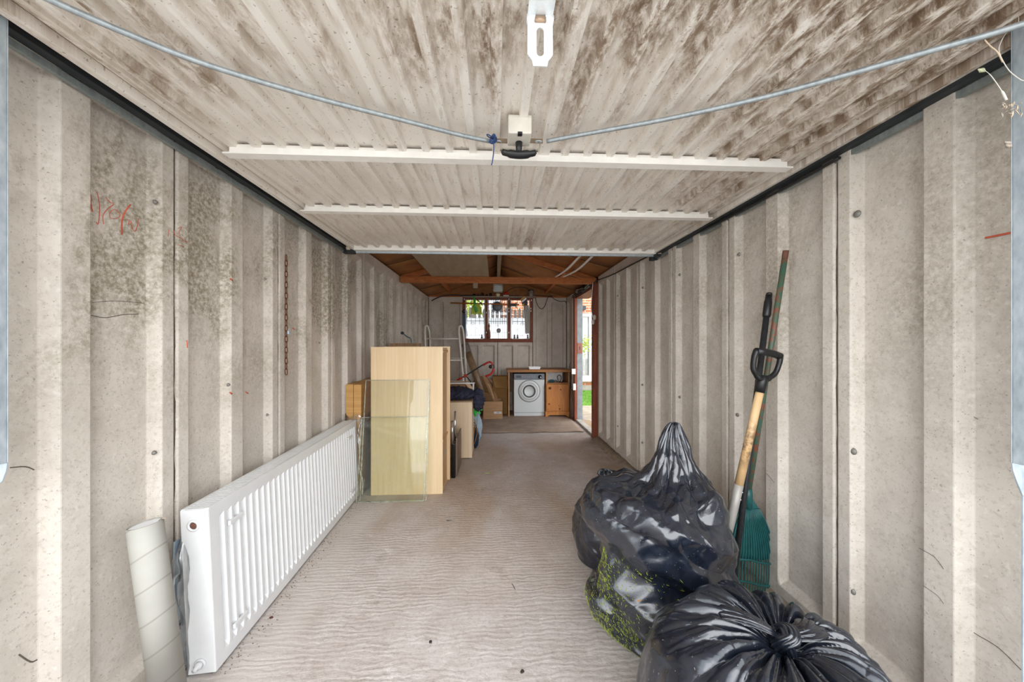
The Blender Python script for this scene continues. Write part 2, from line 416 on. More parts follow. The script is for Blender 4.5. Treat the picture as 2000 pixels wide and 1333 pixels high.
struct('roof', MB().prism([(XL - .25, .5, ZE - .03 + .05), (RX, .5, RZ + .06), (XR + .25, .5, ZE + .02), (XR + .25, .5, ZE + .07), (RX, .5, RZ + .11), (XL - .25, .5, ZE + .07)], (0, 6.65, 0)), M_cem)
struct('wall_gable', MB().prism([(XL - .1, YB + .02, ZE + .005), (XR + .1, YB + .02, ZE + .005), (RX, YB + .02, RZ + .02)], (0, .05, 0)), wood('gable_board', '8a5a31', 'ab7946', (2, 2, 6), .75))
M_greywood = wood('grey_roof_timber', '8b7762', 'a89783', (30, 3, 30), .8)
struct('beam_ridge', MB().b2((RX - .025, 2.9, RZ - .17), (RX + .03, 6.86, RZ - .03)), M_greywood)
def truss(Y):
    zt = 2.20
    t = struct('beam_tie', MB().b2((XL + .01, Y - .022, zt - .042), (XR - .01, Y + .022, zt + .042)), M_orange)
    for xa in (XL + .02, XR - .02):
        obj('rafter', MB().beam((xa, Y + .045, zt + .045), (RX, Y + .045, RZ - .07), .04, .085), M_orange, t)
    obj('hanger', MB().b2((-.30, Y - .02, zt - .11), (-.24, Y + .018, zt - .042)), M_greywood, t)
    return t
truss(4.82); 
struct('beam_tie', MB().b2((XL + .01, 3.05, 2.158), (XR - .01, 3.095, 2.242)), M_orange)
struct('beam_purlin', MB().beam((XR - .42, 2.9, 2.365), (XR - .42, 6.86, 2.365), .045, .07), M_orange)
struct('beam_purlin', MB().beam((XL + .42, 2.9, 2.365), (XL + .42, 6.86, 2.365), .045, .07), M_orange)
struct('beam_wall_plate', MB().b2((XL - .04, YB - .005, ZE - .002), (XR + .04, YB + .02, ZE + .03)), M_orange)
# lintel / header over the front opening
struct('beam_front', MB().b2((-1.45, .53, 2.20), (1.56, .60, 2.34)), M_white)

# doorway in the right wall
dj = struct('door_1', MB().b2((1.36, 4.765, 0), (1.60, 4.86, 2.17)), M_redwood, bevel=.004)      # near jamb, projecting into the room
obj('far_jamb', MB().b2((1.36, 5.90, 0), (1.405, 6.0, 2.17)), M_redwood, dj, bevel=.004)
obj('steel_jamb', MB().b2((1.405, 5.905, .02), (1.50, 5.995, 2.15)), plain('worn_grey_jamb', '84898c', .6, .1, var=.2, vs=15), dj, bevel=.003)
obj('lintel', MB().b2((1.37, 4.86, 2.10), (1.60, 5.90, 2.17)), M_redwood, dj)
obj('sill', MB().b2((1.38, 4.86, 0), (1.47, 5.90, .035)), plain('worn_white_sill', 'b7b0a6', .8, var=.2), dj, bevel=.004)
obj('sill_board', MB().b2((1.47, 4.86, 0), (1.62, 5.90, .022)), wood('sill_tan', '9a8468', 'b39b7d'), dj)
p = atX(1166, 675, 1.36)
obj('lock_keep', MB().b2((1.352, 4.79, 1.27), (1.36, 4.83, 1.36)), M_black, dj, bevel=.003)
obj('strike_plate', MB().b2((1.41, 5.896, 1.16), (1.49, 5.905, 1.34)), wood('chipped_red', '7b3b28', '9c6a55'), dj)
obj('latch_hole', MB().b2((1.44, 5.893, 1.22), (1.455, 5.897, 1.28)), M_black, dj)

# window in the back wall
WX0, WX1, WZ0, WZ1 = -.63, .745, 1.36, 2.25
wf = struct('window_1', MB().b2((WX0, YB - .015, WZ0), (WX1, YB + .10, WZ0 + .075)), M_redwood, bevel=.004)
obj('window_head', MB().b2((WX0, YB, WZ1 - .05), (WX1, YB + .09, WZ1)), M_redwood, wf)
for px, w in ((906, .055), (950, .045), (994.5, .045), (1038, .055)):
    x = atY(px, 620, YB).x
    obj('mullion', MB().b2((x - w / 2, YB - .01, WZ0 + .075), (x + w / 2, YB + .09, WZ1 - .05)), M_redwood, wf, bevel=.003)
xs = [atY(p_, 620, YB).x for p_ in (906, 950, 994.5, 1038)]
for a, b in zip(xs[:-1], xs[1:]):
    obj('pane', MB().b2((a + .024, YB + .05, WZ0 + .075), (b - .024, YB + .055, WZ1 - .05)), M_glass, wf)
    for xx in (a + .034, b - .034): obj('casement_stile', MB().b2((xx - .01, YB + .03, WZ0 + .075), (xx + .01, YB + .07, WZ1 - .05)), M_white, wf)
for px, py in ((907, 585), (994, 585), (994, 603), (994, 609), (1037, 603), (1037, 608), (950, 611), (950, 650), (994, 650), (1038, 587)):
    q = atY(px, py, YB - .012); obj('hinge', MB().box(q, (.014, .008, .03)), M_white, wf)

# dirt packed in the joints between panels
for par, js, X, sg in ((wl, JL, XL, -1), (wr, JR, XR, 1)):
    for y in js:
        if .7 < y < (YB - .05 if sg < 0 else 4.7):
            mb = MB(); n = 40
            L = [[(X + sg * (.006 + random.uniform(0, .006)), y + e * (.0045 + random.uniform(-.0015, .003)), ZE * i / n) for e in (-1, 1)] for i in range(n + 1)]
            obj('joint_dirt', mb.grid(np.array(L)), M_grout, par)
for x in (-.63, .05, .745):
    obj('joint_dirt', MB().b2((x - .005, YB + .004, 0), (x + .005, YB + .01, ZE if x > .7 or x < -.6 else 1.36)), M_grout, wb_)
# bolts and chalk on the walls
M_bolt = plain('bolt_steel', '85827c', .5, .3)
def bolt(px, py, X, parent, s=1.0, mat=None):
    q = atX(px, py, X); sgn = 1 if X < 0 else -1
    obj('bolt', MB().lathe([(.011 * s, 0), (.011 * s, .003), (.006 * s, .009), (0, .010)], q, (sgn, 0, 0), 10), mat or M_bolt, parent)
for px, py in ((302, 395), (300, 885)): bolt(px, py, XL - .012, wl, .8)
for px, py in ((48, 102), (422, 333)): bolt(px, py, XL, wl, 1.2, M_rust)
for px, py in ((521, 811), (517, 545), (445, 752), (623, 670)): bolt(px, py, XL - .01, wl, .7)
for px, py in ((1675, 418), (1665, 1155), (1667, 882)): bolt(px, py, XR + .012, wr, 1.3)
for px, py in ((1444, 497), (1328, 537), (1328, 776), (1256, 562), (1255, 865), (1207, 578), (1207, 833), (1441, 811), (1255, 752)): bolt(px, py, XR + .01, wr, 1.0)
M_chalk = plain('red_chalk', 'cc5f45', .95, var=.2, bump=0)
def chalk(pts, X, parent, w=.0012, nm='chalk_mark'):
    P = [atX(a, b, X) for a, b in pts]
    obj(nm, MB().tube(bez(P, 5) if len(P) > 2 else P, w, 5), M_chalk, parent)
def c3(*pts): return [(150 + a / 7.84, 350 + b / 7.84) for a, b in pts]
XP = XL - .0415
chalk(c3((310, 200), (345, 380), (345, 560), (325, 690), (295, 660)), XP, wl)
chalk(c3((210, 240), (215, 400), (240, 500)), XP, wl, .002)
chalk(c3((440, 280), (500, 350), (560, 385), (470, 460), (400, 560), (410, 690)), XP, wl)
chalk(c3((640, 500), (570, 465), (505, 520), (510, 590), (570, 605), (640, 590), (660, 540), (600, 470)), XP, wl, .0009)
chalk(c3((820, 390), (740, 500), (690, 640), (685, 850)), XP, wl, .0022)
chalk(c3((775, 620), (800, 640), (790, 700)), XP, wl, .0014)
chalk(c3((825, 640), (850, 750), (895, 800), (930, 700), (945, 600)), XP, wl)
chalk(c3((1410, 770), (1395, 880)), XL + .001, wl, .0008)
chalk(c3((1490, 790), (1510, 860), (1590, 900), (1640, 950), (1710, 965)), XL + .001, wl, .0011)
chalk(c3((1540, 760), (1610, 735), (1570, 800), (1580, 870)), XL + .001, wl, .0007)
chalk(c3((1545, 1005), (1640, 1035)), XL + .001, wl, .001)
for px, py in ((452, 546), (451, 768), (605, 742), (482, 767), (530, 757), (573, 642)):
    chalk([(px - 2, py - 1), (px + 2, py + 2)], XL + .0015 if px in (452, 451) else XP, wl, .0035, 'paint_spot')
chalk([(1925, 465), (1950, 460), (1975, 455)], XR + .0405, wr, .003)
chalk([(365, 665), (366, 680)], XL + .001, wl, .0015)
M_crack = plain('crack_dirt', '5f574c', .95, bump=0)
def crack(pts, X, parent, w=.0008):
    P = [atX(a + random.uniform(-1, 1), b + random.uniform(-1.2, 1.2), X) for a, b in pts]
    obj('crack', MB().tube(bez(P, 3), w, 4), M_crack, parent)
crack([(180, 592), (215, 589), (245, 590), (282, 592)], XP, wl); crack([(178, 617), (205, 620), (240, 616), (270, 613)], XP, wl, .0012)
crack([(20, 915), (50, 912), (66, 918)], XP, wl, .0015); crack([(36, 1280), (60, 1293), (72, 1290)], XP, wl, .0018)
crack([(1875, 1210), (1900, 1235), (1950, 1265), (1995, 1310)], XP * 0 + XR + .041, wr, .0012)
crack([(1795, 1072), (1825, 1090), (1842, 1112)], XR - .001, wr, .0009); crack([(1495, 925), (1510, 940), (1513, 945)], XR - .001, wr, .001)
crack([(1803, 1145), (1830, 1165), (1842, 1180)], XR - .001, wr, .0007); crack([(1862, 800), (1890, 808), (1910, 820)], XR + .041, wr, .0008)

# ================================================================== UP-AND-OVER DOOR (raised)
DZ = 2.135; DX0, DX1, DY0, DY1 = -1.185, 1.39, .30, 2.98
gd = thing('garage_door', 'raised cream ribbed steel up-and-over door streaked with brown dirt', 'garage door', ((DX0 + DX1) / 2, DY1, DZ))
us = []; ds = []
pit, x = .0975, DX0 + .10
us += [DX0, DX0 + .035, DX0 + .038, DX0 + .062, DX0 + .065]; ds += [.0, .0, -.012, -.012, 0]
while x < DX1 - .12:
    w = .034 if int((x - DX0) / pit) % 7 else .05
    us += [x, x + .004, x + w - .004, x + w]; ds += [0, -.025, -.025, 0]; x += pit
us += [DX1 - .065, DX1 - .062, DX1 - .038, DX1 - .035, DX1]; ds += [0, -.012, -.012, 0, 0]
ys = [DY0 + (DY1 - DY0) * i / 30 for i in range(31)]
P = np.array([[(u, y, DZ + d) for u, d in zip(us, ds)] for y in ys])
obj('ribbed_sheet', MB().grid(P, smooth=False), M_door, gd, solid=.002)
for xa, xb in ((DX0 - .005, DX0 + .022), (DX1 - .022, DX1 + .005)):
    obj('side_frame', MB().b2((xa, DY0, DZ - .038), (xb, DY1, DZ - .003)), M_door, gd, bevel=.002)
def batten(pl, pr, Y_off, name):
    a = atZ(*pl, 2.085); b = atZ(*pr, 2.085)
    y = (a.y + b.y) / 2
    mb = MB(); mb.b2((a.x, y - .012, 2.085), (b.x, y + .03, 2.092)).b2((a.x + .03, y - .014, 2.085), (b.x - .03, y - .009, DZ - .012)).b2((a.x, y + .028, 2.085), (b.x, y + .032, DZ - .012))
    obj(name, mb, M_rail_white, gd, bevel=.0015)
    return y
yb1 = batten((440, 304), (1548, 329), 0, 'cross_rail')
yb2 = batten((590, 415), (1392, 427), 0, 'cross_rail')
obj('end_rail', MB().b2((DX0, DY1 - .045, DZ - .045), (DX1, DY1 + .002, DZ - .002)), M_rail_white, gd, bevel=.002)
obj('end_bar', MB().b2((DX0, DY1 + .0, DZ - .058), (DX1, DY1 + .02, DZ - .042)), M_galv, gd, bevel=.002)
for x in (DX0 - .012, DX1 + .012):
    obj('pivot_arm', MB().b2((x - .02, DY1 - .06, DZ - .07), (x + .03, DY1 + .012, DZ - .045)), M_dark, gd, bevel=.003)
    obj('roller', MB().lathe([(.016, -.012), (.016, .012)], (x, DY1 - .08, DZ - .04), (1, 0, 0), 14), plain('nylon', 'c9b9a8', .5), gd)
# lock case and T handle
q = atZ(1014, 272, 2.06); lx, ly = q.x, q.y
obj('lock_case', MB().b2((lx - .042, ly - .045, 2.055), (lx + .042, ly + .04, 2.122)), plain('lock_cream', 'd8d3c8', .5, var=.12), gd, bevel=.004)
obj('lock_slot', MB().b2((lx - .008, ly - .046, 2.052), (lx + .008, ly - .03, 2.06)), M_black, gd)
ob = obj('handle', MB().lathe([(.013, 0), (.012, .02), (.010, .045)], (lx, ly + .012, 2.056), (0, .1, -1), 12), M_black, gd)
hy = ly + .016
obj('handle_bar', MB().tube(bez([(lx - .062, hy, 2.024), (lx - .05, hy, 2.017), (lx, hy, 2.011), (lx + .05, hy, 2.017), (lx + .062, hy, 2.024)], 5), [.010] * 3 + [.013] * 4 + [.017] * 7 + [.013] * 4 + [.010] * 3, 12, flat=.8), M_black, gd)
M_rod = galv('rod_steel', '8c9498', 'abb1b4', .4, .5)
zr = 2.075
obj('lock_rod', MB().tube(bez([atZ(a, b, zr) for a, b in ((957, 276), (900, 264), (780, 233), (600, 186), (400, 125), (240, 62), (95, -2), (20, -40))], 6), .0078, 10), M_rod, gd)
obj('lock_rod', MB().tube(bez([atZ(a, b, zr) for a, b in ((1068, 276), (1120, 266), (1300, 233), (1480, 193), (1650, 147), (1850, 90), (1930, 68), (2020, 40))], 6), .0078, 10), M_rod, gd)
M_rusty = plain('rusty_plate', '8d7c68', .7, .4, var=.3)
for a, b in ((970, 995), (1033, 1060)):
    p1 = atZ(a, 275, zr); p2 = atZ(b, 276, zr); obj('rod_link', MB().beam(p1, p2, .004, .016), M_rusty, gd)
for px in (973, 1052):
    p1 = atZ(px, 277, zr - .006); obj('split_pin', MB().tube([p1 + Vector((.012 * math.cos(t), .006 * math.sin(t), 0)) for t in np.linspace(0, 2 * PI, 14)[:-1]], .0022, 6, closed=True), M_galv, gd)
# hasp: fixed plate on the door, slotted strap hanging straight down from its hinge
ha = atD(1055, 42, .85); hx, hyy, hz0 = ha.x, ha.y, ha.z; hz1 = atD(1055, 130, .85).z
def slot_plate(outer, inner):
    bm = bmesh.new()
    for loop in (outer, inner):
        vs = [bm.verts.new((hx + a, hyy, b)) for a, b in loop]
        for i in range(len(vs)): bm.edges.new((vs[i], vs[(i + 1) % len(vs)]))
    bmesh.ops.triangle_fill(bm, edges=bm.edges[:], use_beauty=True, use_dissolve=False)
    mb = MB(); bm.verts.index_update(); mb.add([v.co[:] for v in bm.verts], [[v.index for v in f.verts] for f in bm.faces]); bm.free(); return mb
w_ = .031
out = [(-w_, hz0), (w_, hz0), (w_, hz1 + .029), (w_ - .003, hz1 + .024), (w_ - .011, hz1 + .014), (w_ - .014, hz1), (-w_ + .014, hz1), (-w_ + .011, hz1 + .014), (-w_ + .003, hz1 + .024), (-w_, hz1 + .029)]
ym = (atD(1055, 83, .85).z); sl_ = .026
inn = [(.009 * math.cos(t), ym + sl_ + .009 * math.sin(t)) for t in np.linspace(0, PI, 7)] + [(.009 * math.cos(t), ym - sl_ + .009 * math.sin(t)) for t in np.linspace(PI, 2 * PI, 7)]
hs = obj('hasp', slot_plate(out, inn), M_galv_bright, gd, label='bright zinc slotted hasp strap', solid=.003)
obj('knuckle', MB().tube([(hx - .033, hyy + .002, hz0 + .006), (hx - .012, hyy + .002, hz0 + .006)], .010, 14).tube([(hx + .012, hyy + .002, hz0 + .006), (hx + .033, hyy + .002, hz0 + .006)], .010, 14), M_galv_bright, hs)
obj('pin', MB().tube([(hx - .013, hyy + .002, hz0 + .004), (hx + .013, hyy + .002, hz0 + .004)], .010, 12), plain('brassy_pin', 'a88f78', .35, .5), hs)
obj('back_plate', MB().b2((hx - .031, hyy - .16, hz0 + .012), (hx + .031, hyy + .004, hz0 + .016)), M_galv_bright, hs)

# blue cord tied round the rod
M_cord = plain('blue_cord', '2b4573', .8)
kq = atZ(963, 272, zr - .01)
cord = thing('blue_string', 'short blue cord knotted round the door lock rod', 'string', kq)
obj('knot', MB().tube([kq + Vector((.010 * math.cos(3 * t) * (1 + .3 * math.sin(2 * t)), .010 * math.sin(2 * t), .012 * math.sin(3 * t + .5))) for t in np.linspace(0, 2 * PI, 40)[:-1]], .0032, 6, closed=True), M_cord, cord)
obj('loop', MB().tube(bez([kq, kq + Vector((-.018, -.022, -.004)), kq + Vector((-.022, -.032, -.003)), kq + Vector((-.012, -.028, -.003)), kq], 6), .0022, 6), M_cord, cord)
obj('tail', MB().tube(bez([kq, kq + Vector((.003, .005, -.03)), kq + Vector((-.002, .01, -.075)), kq + Vector((-.006, .012, -.09))], 6), .0022, 6), M_cord, cord)
obj('tail', MB().tube(bez([kq, kq + Vector((.002, -.02, -.004)), kq + Vector((.004, -.033, -.002))], 6), .0024, 6), M_cord, cord)
# tracks
for sx, X, Z in ((1, -1.255, 2.112), (-1, 1.405, 2.085)):
    lab = 'dark steel overhead track along the %s wall' % ('graffiti-marked left' if sx > 0 else 'doorway-side right')
    tr = thing('door_track', 'dark steel door track fixed above the %s' % ('wall with red chalk marks' if sx > 0 else 'wall behind the bin bags'), 'track', (X, 1.8, Z), 'door tracks')
    obj('channel', MB().b2((X - sx * .012, .62, Z), (X - sx * .016, 3.04, Z + .058)).b2((X - sx * .016, .62, Z + .055), (X + sx * .035, 3.04, Z + .058)).b2((X - sx * .016, .62, Z - .001), (X + sx * .018, 3.04, Z + .003)).b2((X + sx * .016, .62, Z), (X + sx * .019, 3.04, Z + .014)), M_dark, tr)
    obj('lower_flange', MB().b2((X - sx * .018, .62, Z - .022), (X - sx * .034, 3.05, Z - .002)), galv('dull_galv', '7e8686', '9aa19f', .6, .4), tr)
    obj('bracket', MB().b2((X - sx * .03, 3.0, Z - .03), (X + sx * .03, 3.055, Z + .004)), M_dark, tr, bevel=.003)
# steel posts at both sides of the opening
for sx in (-1, 1):
    if sx < 0: a = atD(14, 700, .86); zb = atD(14, 905, .86).z; zk = atD(14, 955, .86).z
    else: a = atD(1977, 700, .90); zb = atD(1977, 905, .90).z; zk = atD(1977, 970, .90).z
    X, Y = a.x, a.y
    po = thing('door_guide', 'galvanised steel guide channel at the opening beside the %s' % ('cardboard tube' if sx < 0 else 'cobweb tuft'), 'guide channel', (X, Y, zb), 'guide channels')
    ex = sx
    obj('channel', MB().b2((X, Y, zb), (X + ex * .055, Y + .003, 2.16)).b2((X, Y - .03, zb), (X + ex * .003, Y, 2.16)).b2((X + ex * .02, Y - .012, zb), (X + ex * .026, Y + .0, 2.16)).b2((X + ex * .052, Y - .03, zb), (X + ex * .055, Y, 2.16)), M_galv, po, bevel=.002)
    pts = [(X, zb), (X + ex * .003, zb - .02), (X + ex * .012, zb - .045), (X + ex * .03, zk), (X + ex * .055, zk - .01), (X + ex * .055, zb)]
    obj('flared_end', MB().prism([(a_, Y, b_) for a_, b_ in pts], (0, .003, 0)), M_galv, po)
    obj('foot_strip', MB().b2((X + ex * .03, Y, .0), (X + ex * .05, Y + .003, zk)), M_galv, po)

# black cable under the right track
M_cable = plain('black_cable', '1f1d1c', .6)
pts = [atX(a, b, 1.405) for a, b in ((1640, 308), (1560, 352), (1480, 395), (1400, 437))] + [atX(a, b, 1.408) for a, b in ((1320, 475), (1240, 514), (1200, 535), (1175, 545))] + [atX(1165, 549, 1.35), atX(1150, 562, 1.35), atX(1130, 576, 1.36)] + [atY(a, b, YB - .03) for a, b in ((1108, 578), (1070, 579), (1045, 578))]
cb = thing('power_cable', 'black power cable running along the top of the right wall', 'cable', pts[-1])
obj('cable', MB().tube(bez(pts, 6), .007, 8), M_cable, cb)
obj('cable_loop', MB().tube(bez([atY(a, b, YB - .02) for a, b in ((1046, 580), (1048, 592), (1054, 602), (1060, 603), (1065, 596), (1070, 582), (1076, 580), (1085, 586), (1095, 589), (1104, 589), (1110, 600), (1114, 612), (1117, 614))], 6), .006, 8), M_cable, cb)
obj('cable_drop', MB().tube(bez([atY(a, b, YB - .3) for a, b in ((1118, 580), (1118, 640), (1117, 700), (1113, 712), (1113, 720), (1119, 726))], 6), .005, 8), M_cable, cb)

# ================================================================== STORED ON THE TIES
bd = MB().b2((-.865, 3.02, 2.243), (-.085, 4.86, 2.258))
obj('chipboard_sheet', bd, wood('stained_chipboard', 'a5937a', 'b7a78f', (14, 3, 3), .8, dist=.3), label='greyish chipboard sheet lying across the roof ties', cat='board', bevel=.002)
for i, pts in enumerate((((1085, 541), (1097, 534), (1112, 522), (1133, 500)), ((1100, 541), (1114, 535), (1132, 524), (1158, 500)))):
    P = []
    zc = [4.75, 4.5, 4.2, 3.8]
    for (a, b), z in zip(pts, zc): P.append(atD(a, b, z))
    P.append(P[-1] + (P[-1] - P[-2]) * 1.2)
    obj('curved_trim', MB().tube(bez(P, 6), .017, 8, flat=.5), M_white, label='bowed white plastic trim strip stored on the roof ties, %s' % ('nearer the ridge beam' if i == 0 else 'nearer the right wall'), cat='trim strip', group='white trim strips in the roof')

# ================================================================== RADIATOR
rb, rt = atZ(428, 1312, 0), None
def rp(px, py): pass
A0 = Vector((-1.100, 1.430, 0.012)); A1 = Vector((-1.170, 3.060, 0.012))     # front foot line, near and far
dr = (A1 - A0).normalized(); RL = (A1 - A0).length
upv = Vector((-.045, -.003, 1)); upv = (upv - dr * upv.dot(dr)).normalized(); nv = dr.cross(upv).normalized()
if nv.x < 0: nv = -nv                                  # out of the front face, towards the room
RH, RT = .645, .100
def rq(u, h, d=0.0): return A0 + dr * u + upv * h - nv * d
M_rad = plain('radiator_enamel', 'dfe0e1', .35, var=.03, bump=.02)
rad = thing('radiator', 'white double-panel radiator standing on edge along the left wall', 'radiator', A0)
def rpanel(d0, sgn):
    P = []; us2 = [0, .012, .03]; dep = [0, 0, 0]; u = .045; base_d = d0
    while u < RL - .05:
        us2 += [u, u + .008, u + .026, u + .034]; dep += [0, .017, .017, 0]; u += .0445
    us2 += [RL - .03, RL - .012, RL]; dep += [0, 0, 0]
    hs_ = [0, .045, .065, RH - .065, RH - .045, RH]; hk = [0, 0, 1, 1, 0, 0]
    for h, k in zip(hs_, hk): P.append([rq(u_, h, d0 + sgn * d_ * k) for u_, d_ in zip(us2, dep)])
    return MB().grid(np.array([[list(p) for p in r] for r in P]), smooth=False)
obj('front_panel', rpanel(0, 1), M_rad, rad, solid=.003)
obj('rear_panel', rpanel(RT, -1), M_rad, rad, solid=.003)
def rbox(u0, u1, h0, h1, d0, d1):
    return MB().add([rq(u, h, d) for u in (u0, u1) for h in (h0, h1) for d in (d0, d1)], [(0, 1, 3, 2), (4, 6, 7, 5), (0, 4, 5, 1), (2, 3, 7, 6), (0, 2, 6, 4), (1, 5, 7, 3)])
obj('end_panel', rbox(-.004, .002, 0, RH, -.001, RT + .001), M_rad, rad, bevel=.002)
obj('end_panel', rbox(RL - .002, RL + .004, 0, RH, -.001, RT + .001), M_rad, rad, bevel=.002)
obj('top_rim', rbox(0, RL, RH - .002, RH + .003, -.001, .014), M_rad, rad, bevel=.001)
obj('top_rim', rbox(0, RL, RH - .002, RH + .003, RT - .014, RT + .001), M_rad, rad, bevel=.001)
gr = MB(); u = .003
while u < RL - .012:
    vs = [rq(u, RH + .001, .014), rq(u + .010, RH + .001, .014), rq(u + .010, RH + .001, RT - .014), rq(u, RH + .001, RT - .014)]
    gr.add(vs + [v - upv * .006 for v in vs], [(0, 1, 2, 3), (0, 4, 5, 1), (1, 5, 6, 2), (2, 6, 7, 3), (3, 7, 4, 0)]); u += .017
obj('top_grille', gr, M_rad, rad)
obj('convector_core', rbox(.02, RL - .02, .03, RH - .03, .035, RT - .035), plain('core_grey', '9a9a98', .6), rad)
for h, m, rr in ((RH - .060, 'copper_dirt', .022), (.042, 'valve', .020)):
    c = rq(-.004, h, RT * .52)
    obj('port_ring', MB().lathe([(rr, 0), (rr, .006), (rr * .7, .008), (rr * .66, .001)], c, -dr, 24), M_rad, rad)
    if m == 'copper_dirt': obj('port_bore', MB().lathe([(rr * .66, 0), (rr * .66, .002), (0, .0021)], c, -dr, 20), plain('rusty_bore', '6b4638', .8, var=.4, vs=90), rad, label='rusty open port bore')
    else:
        obj('bleed_valve', MB().lathe([(.013, 0), (.013, .020), (.008, .022), (.008, .034), (0, .035)], c, -dr, 14), M_rad, rad)
for u_ in (.10, RL - .20):
    for h0 in (RH - .12, .085):
        obj('mounting_lug', rbox(u_, u_ + .085, h0, h0 + .020, -.010, .002), M_rad, rad, bevel=.003)

# ================================================================== CARDBOARD TUBE AND PLASTIC-WRAPPED RAIL
tt = atD(283, 1030, 1.20); tb = atZ(337, 1415, 0.0); ax = (tt - tb).normalized(); L_ = (tt - tb).length
Mt = NT('pale_cardboard_tube'); v = Mt.pos(obj=True); n = Mt.noise(v, 6, 5)
wv = Mt.n('ShaderNodeTexWave', wave_type='BANDS', bands_direction='Z'); wv.inputs['Scale'].default_value = 3.2; wv.inputs['Distortion'].default_value = .6
sp_ = Mt.n('ShaderNodeMapping'); sp_.inputs['Rotation'].default_value = (0, math.radians(32), 0); Mt.l(v, sp_.inputs['Vector']); Mt.l(sp_.outputs[0], wv.inputs['Vector'])
cc = Mt.mix(Mt.ramp(n, .3, .7), srgb('a2a099'), srgb('afada6')); cc = Mt.mix(Mt.ramp(wv.outputs['Fac'], 0.985, 1.0, 0, .8), cc, srgb('8f8c82'))
Mt.color(cc); Mt.rough(.7); Mt.bump(Mt.noise(v, 30, 4), .15, .002)
tu = thing('cardboard_tube', 'long pale cardboard tube leaning upright beside the radiator', 'tube', tb)
ro, ri = .0465, .041
obj('tube_wall', MB().lathe([(ri, .02), (ro, .0), (ro, L_ - .003), (ro - .002, L_), (ri + .001, L_), (ri, L_ - .004), (ri, .02)], tb + Vector((0, 0, .012)), ax, 48), Mt.m, tu)
obj('inner_lining', MB().lathe([(ri - .0005, .05), (ri - .0005, L_ - .004)], tb + Vector((0, 0, .012)), ax, 40), plain('white_lining', 'eef0f3', .7, var=.03), tu)
obj('torn_edge', MB().prism([tt + Vector((.02, .02, .006)), tt + Vector((.045, .01, .022)), tt + Vector((.052, .016, .018)), tt + Vector((.03, .035, .006))], (.002, .003, .004)), plain('torn_grey_card', '8e8171', .9), tu)
wp = thing('wrapped_steel_rail', 'slotted grey steel rail in clear plastic, behind the cardboard tube', 'rail', atX(357, 1300, -1.235))
x0 = -1.235
a = atX(356, 1050, x0); zt = a.z; yc = a.y
M_blg = plain('blue_grey_steel', '93a3b0', .4, .5, var=.15)
obj('rail', MB().b2((x0 - .004, yc - .035, .005), (x0, yc + .035, zt)), M_blg, wp, bevel=.004)
for k in range(7):
    for dy in (-.012, .014):
        z = zt - .05 - k * .095; obj('slot', MB().b2((x0, yc + dy - .004, z - .022), (x0 + .0015, yc + dy + .004, z + .004)), M_dark, wp)
P = []
for j in range(26):
    z = -.0 + (zt + .02) * j / 25; row = []
    for i in range(24):
        t = 2 * PI * i / 24; r = 1 + .12 * math.sin(3 * t + j * .8) + random.uniform(-.06, .06); top = 1.0 if j < 22 else max(.15, (25 - j) / 4)
        row.append((x0 + .010 + .030 * math.cos(t) * r * (top ** .5), yc + .048 * math.sin(t) * r * top, max(.002, z)))
    P.append(row)
obj('plastic_wrap', MB().grid(np.array(P), closed_u=True), M_film, wp, label='clear crinkled plastic wrap')

# ================================================================== PACKS, WARDROBE, GLASS
# two tall cardboard packs wrapped in film, against the left wall
px0, px1, py0, py1 = -1.295, -1.165, 3.09, 4.35
zt = 1.3 - (751 - 675) / 680 * 3.03
pk = thing('flat_pack_box', 'tall narrow cardboard pack wrapped in cling film, between radiator and cream cabinet', 'box', (px0, py0, 0))
xm = (px0 + px1) / 2 - .004
obj('carton', MB().b2((px0, py0, .004), (xm, py1, zt)), M_card2, pk, bevel=.004)
obj('carton', MB().b2((xm + .003, py0 + .003, .004), (px1, py1, zt - .004)), M_card2, pk, bevel=.004)
P = []
for j in range(40):
    z = .0 + (.66 + .03) * j / 39; row = []
    for i, (cx_, cy_) in enumerate([(px0 - .002, py0 + .2), (px0 - .002, py0 - .004), (px0 + .04, py0 - .006), (xm, py0 - .007), (px1 - .03, py0 - .006), (px1 + .008, py0 - .006), (px1 + .012, py0 + .1), (px1 + .012, py0 + .25), (px1 + .010, py0 + .45), (px1 + .01, py0 + .7)]):
        f_ = 1 + (.0 if j < 35 else .0); row.append((cx_ + random.uniform(0, .012) * (1 if i > 3 else 0), cy_ - random.uniform(0, .012) * (1 if 1 <= i <= 5 else 0), z + (.02 * math.sin(i * 2.1) if j > 36 else 0)))
    P.append(row)
obj('film', MB().grid(np.array(P)), M_film, pk, label='crinkled clear film round the lower half')
M_film2 = glass_mat('bunched_film', (.95, .95, .95), .3, .2, .8)
b0 = bez([(px1 + .014, py0 - .010, .0), (px1 + .02, py0 - .014, .12), (px1 - .01, py0 - .012, .25), (px1 - .0, py0 - .014, .38), (px1 - .02, py0 - .012, .5), (px1 - .005, py0 - .014, .60), (px1 + .02, py0 - .012, .655)], 8)
obj('film_edge', MB().tube(b0, [.006 + .010 * abs(math.sin(i * .9)) for i in range(len(b0))], 7, flat=.4), M_film2, pk)
b0 = bez([(px0, py0 - .012, .64), (xm, py0 - .014, .655), (px1 - .01, py0 - .014, .645), (px1 + .02, py0 - .012, .66)], 8)
obj('film_edge', MB().tube(b0, [.005 + .007 * abs(math.sin(i * 1.3)) for i in range(len(b0))], 7, flat=.5), M_film2, pk)

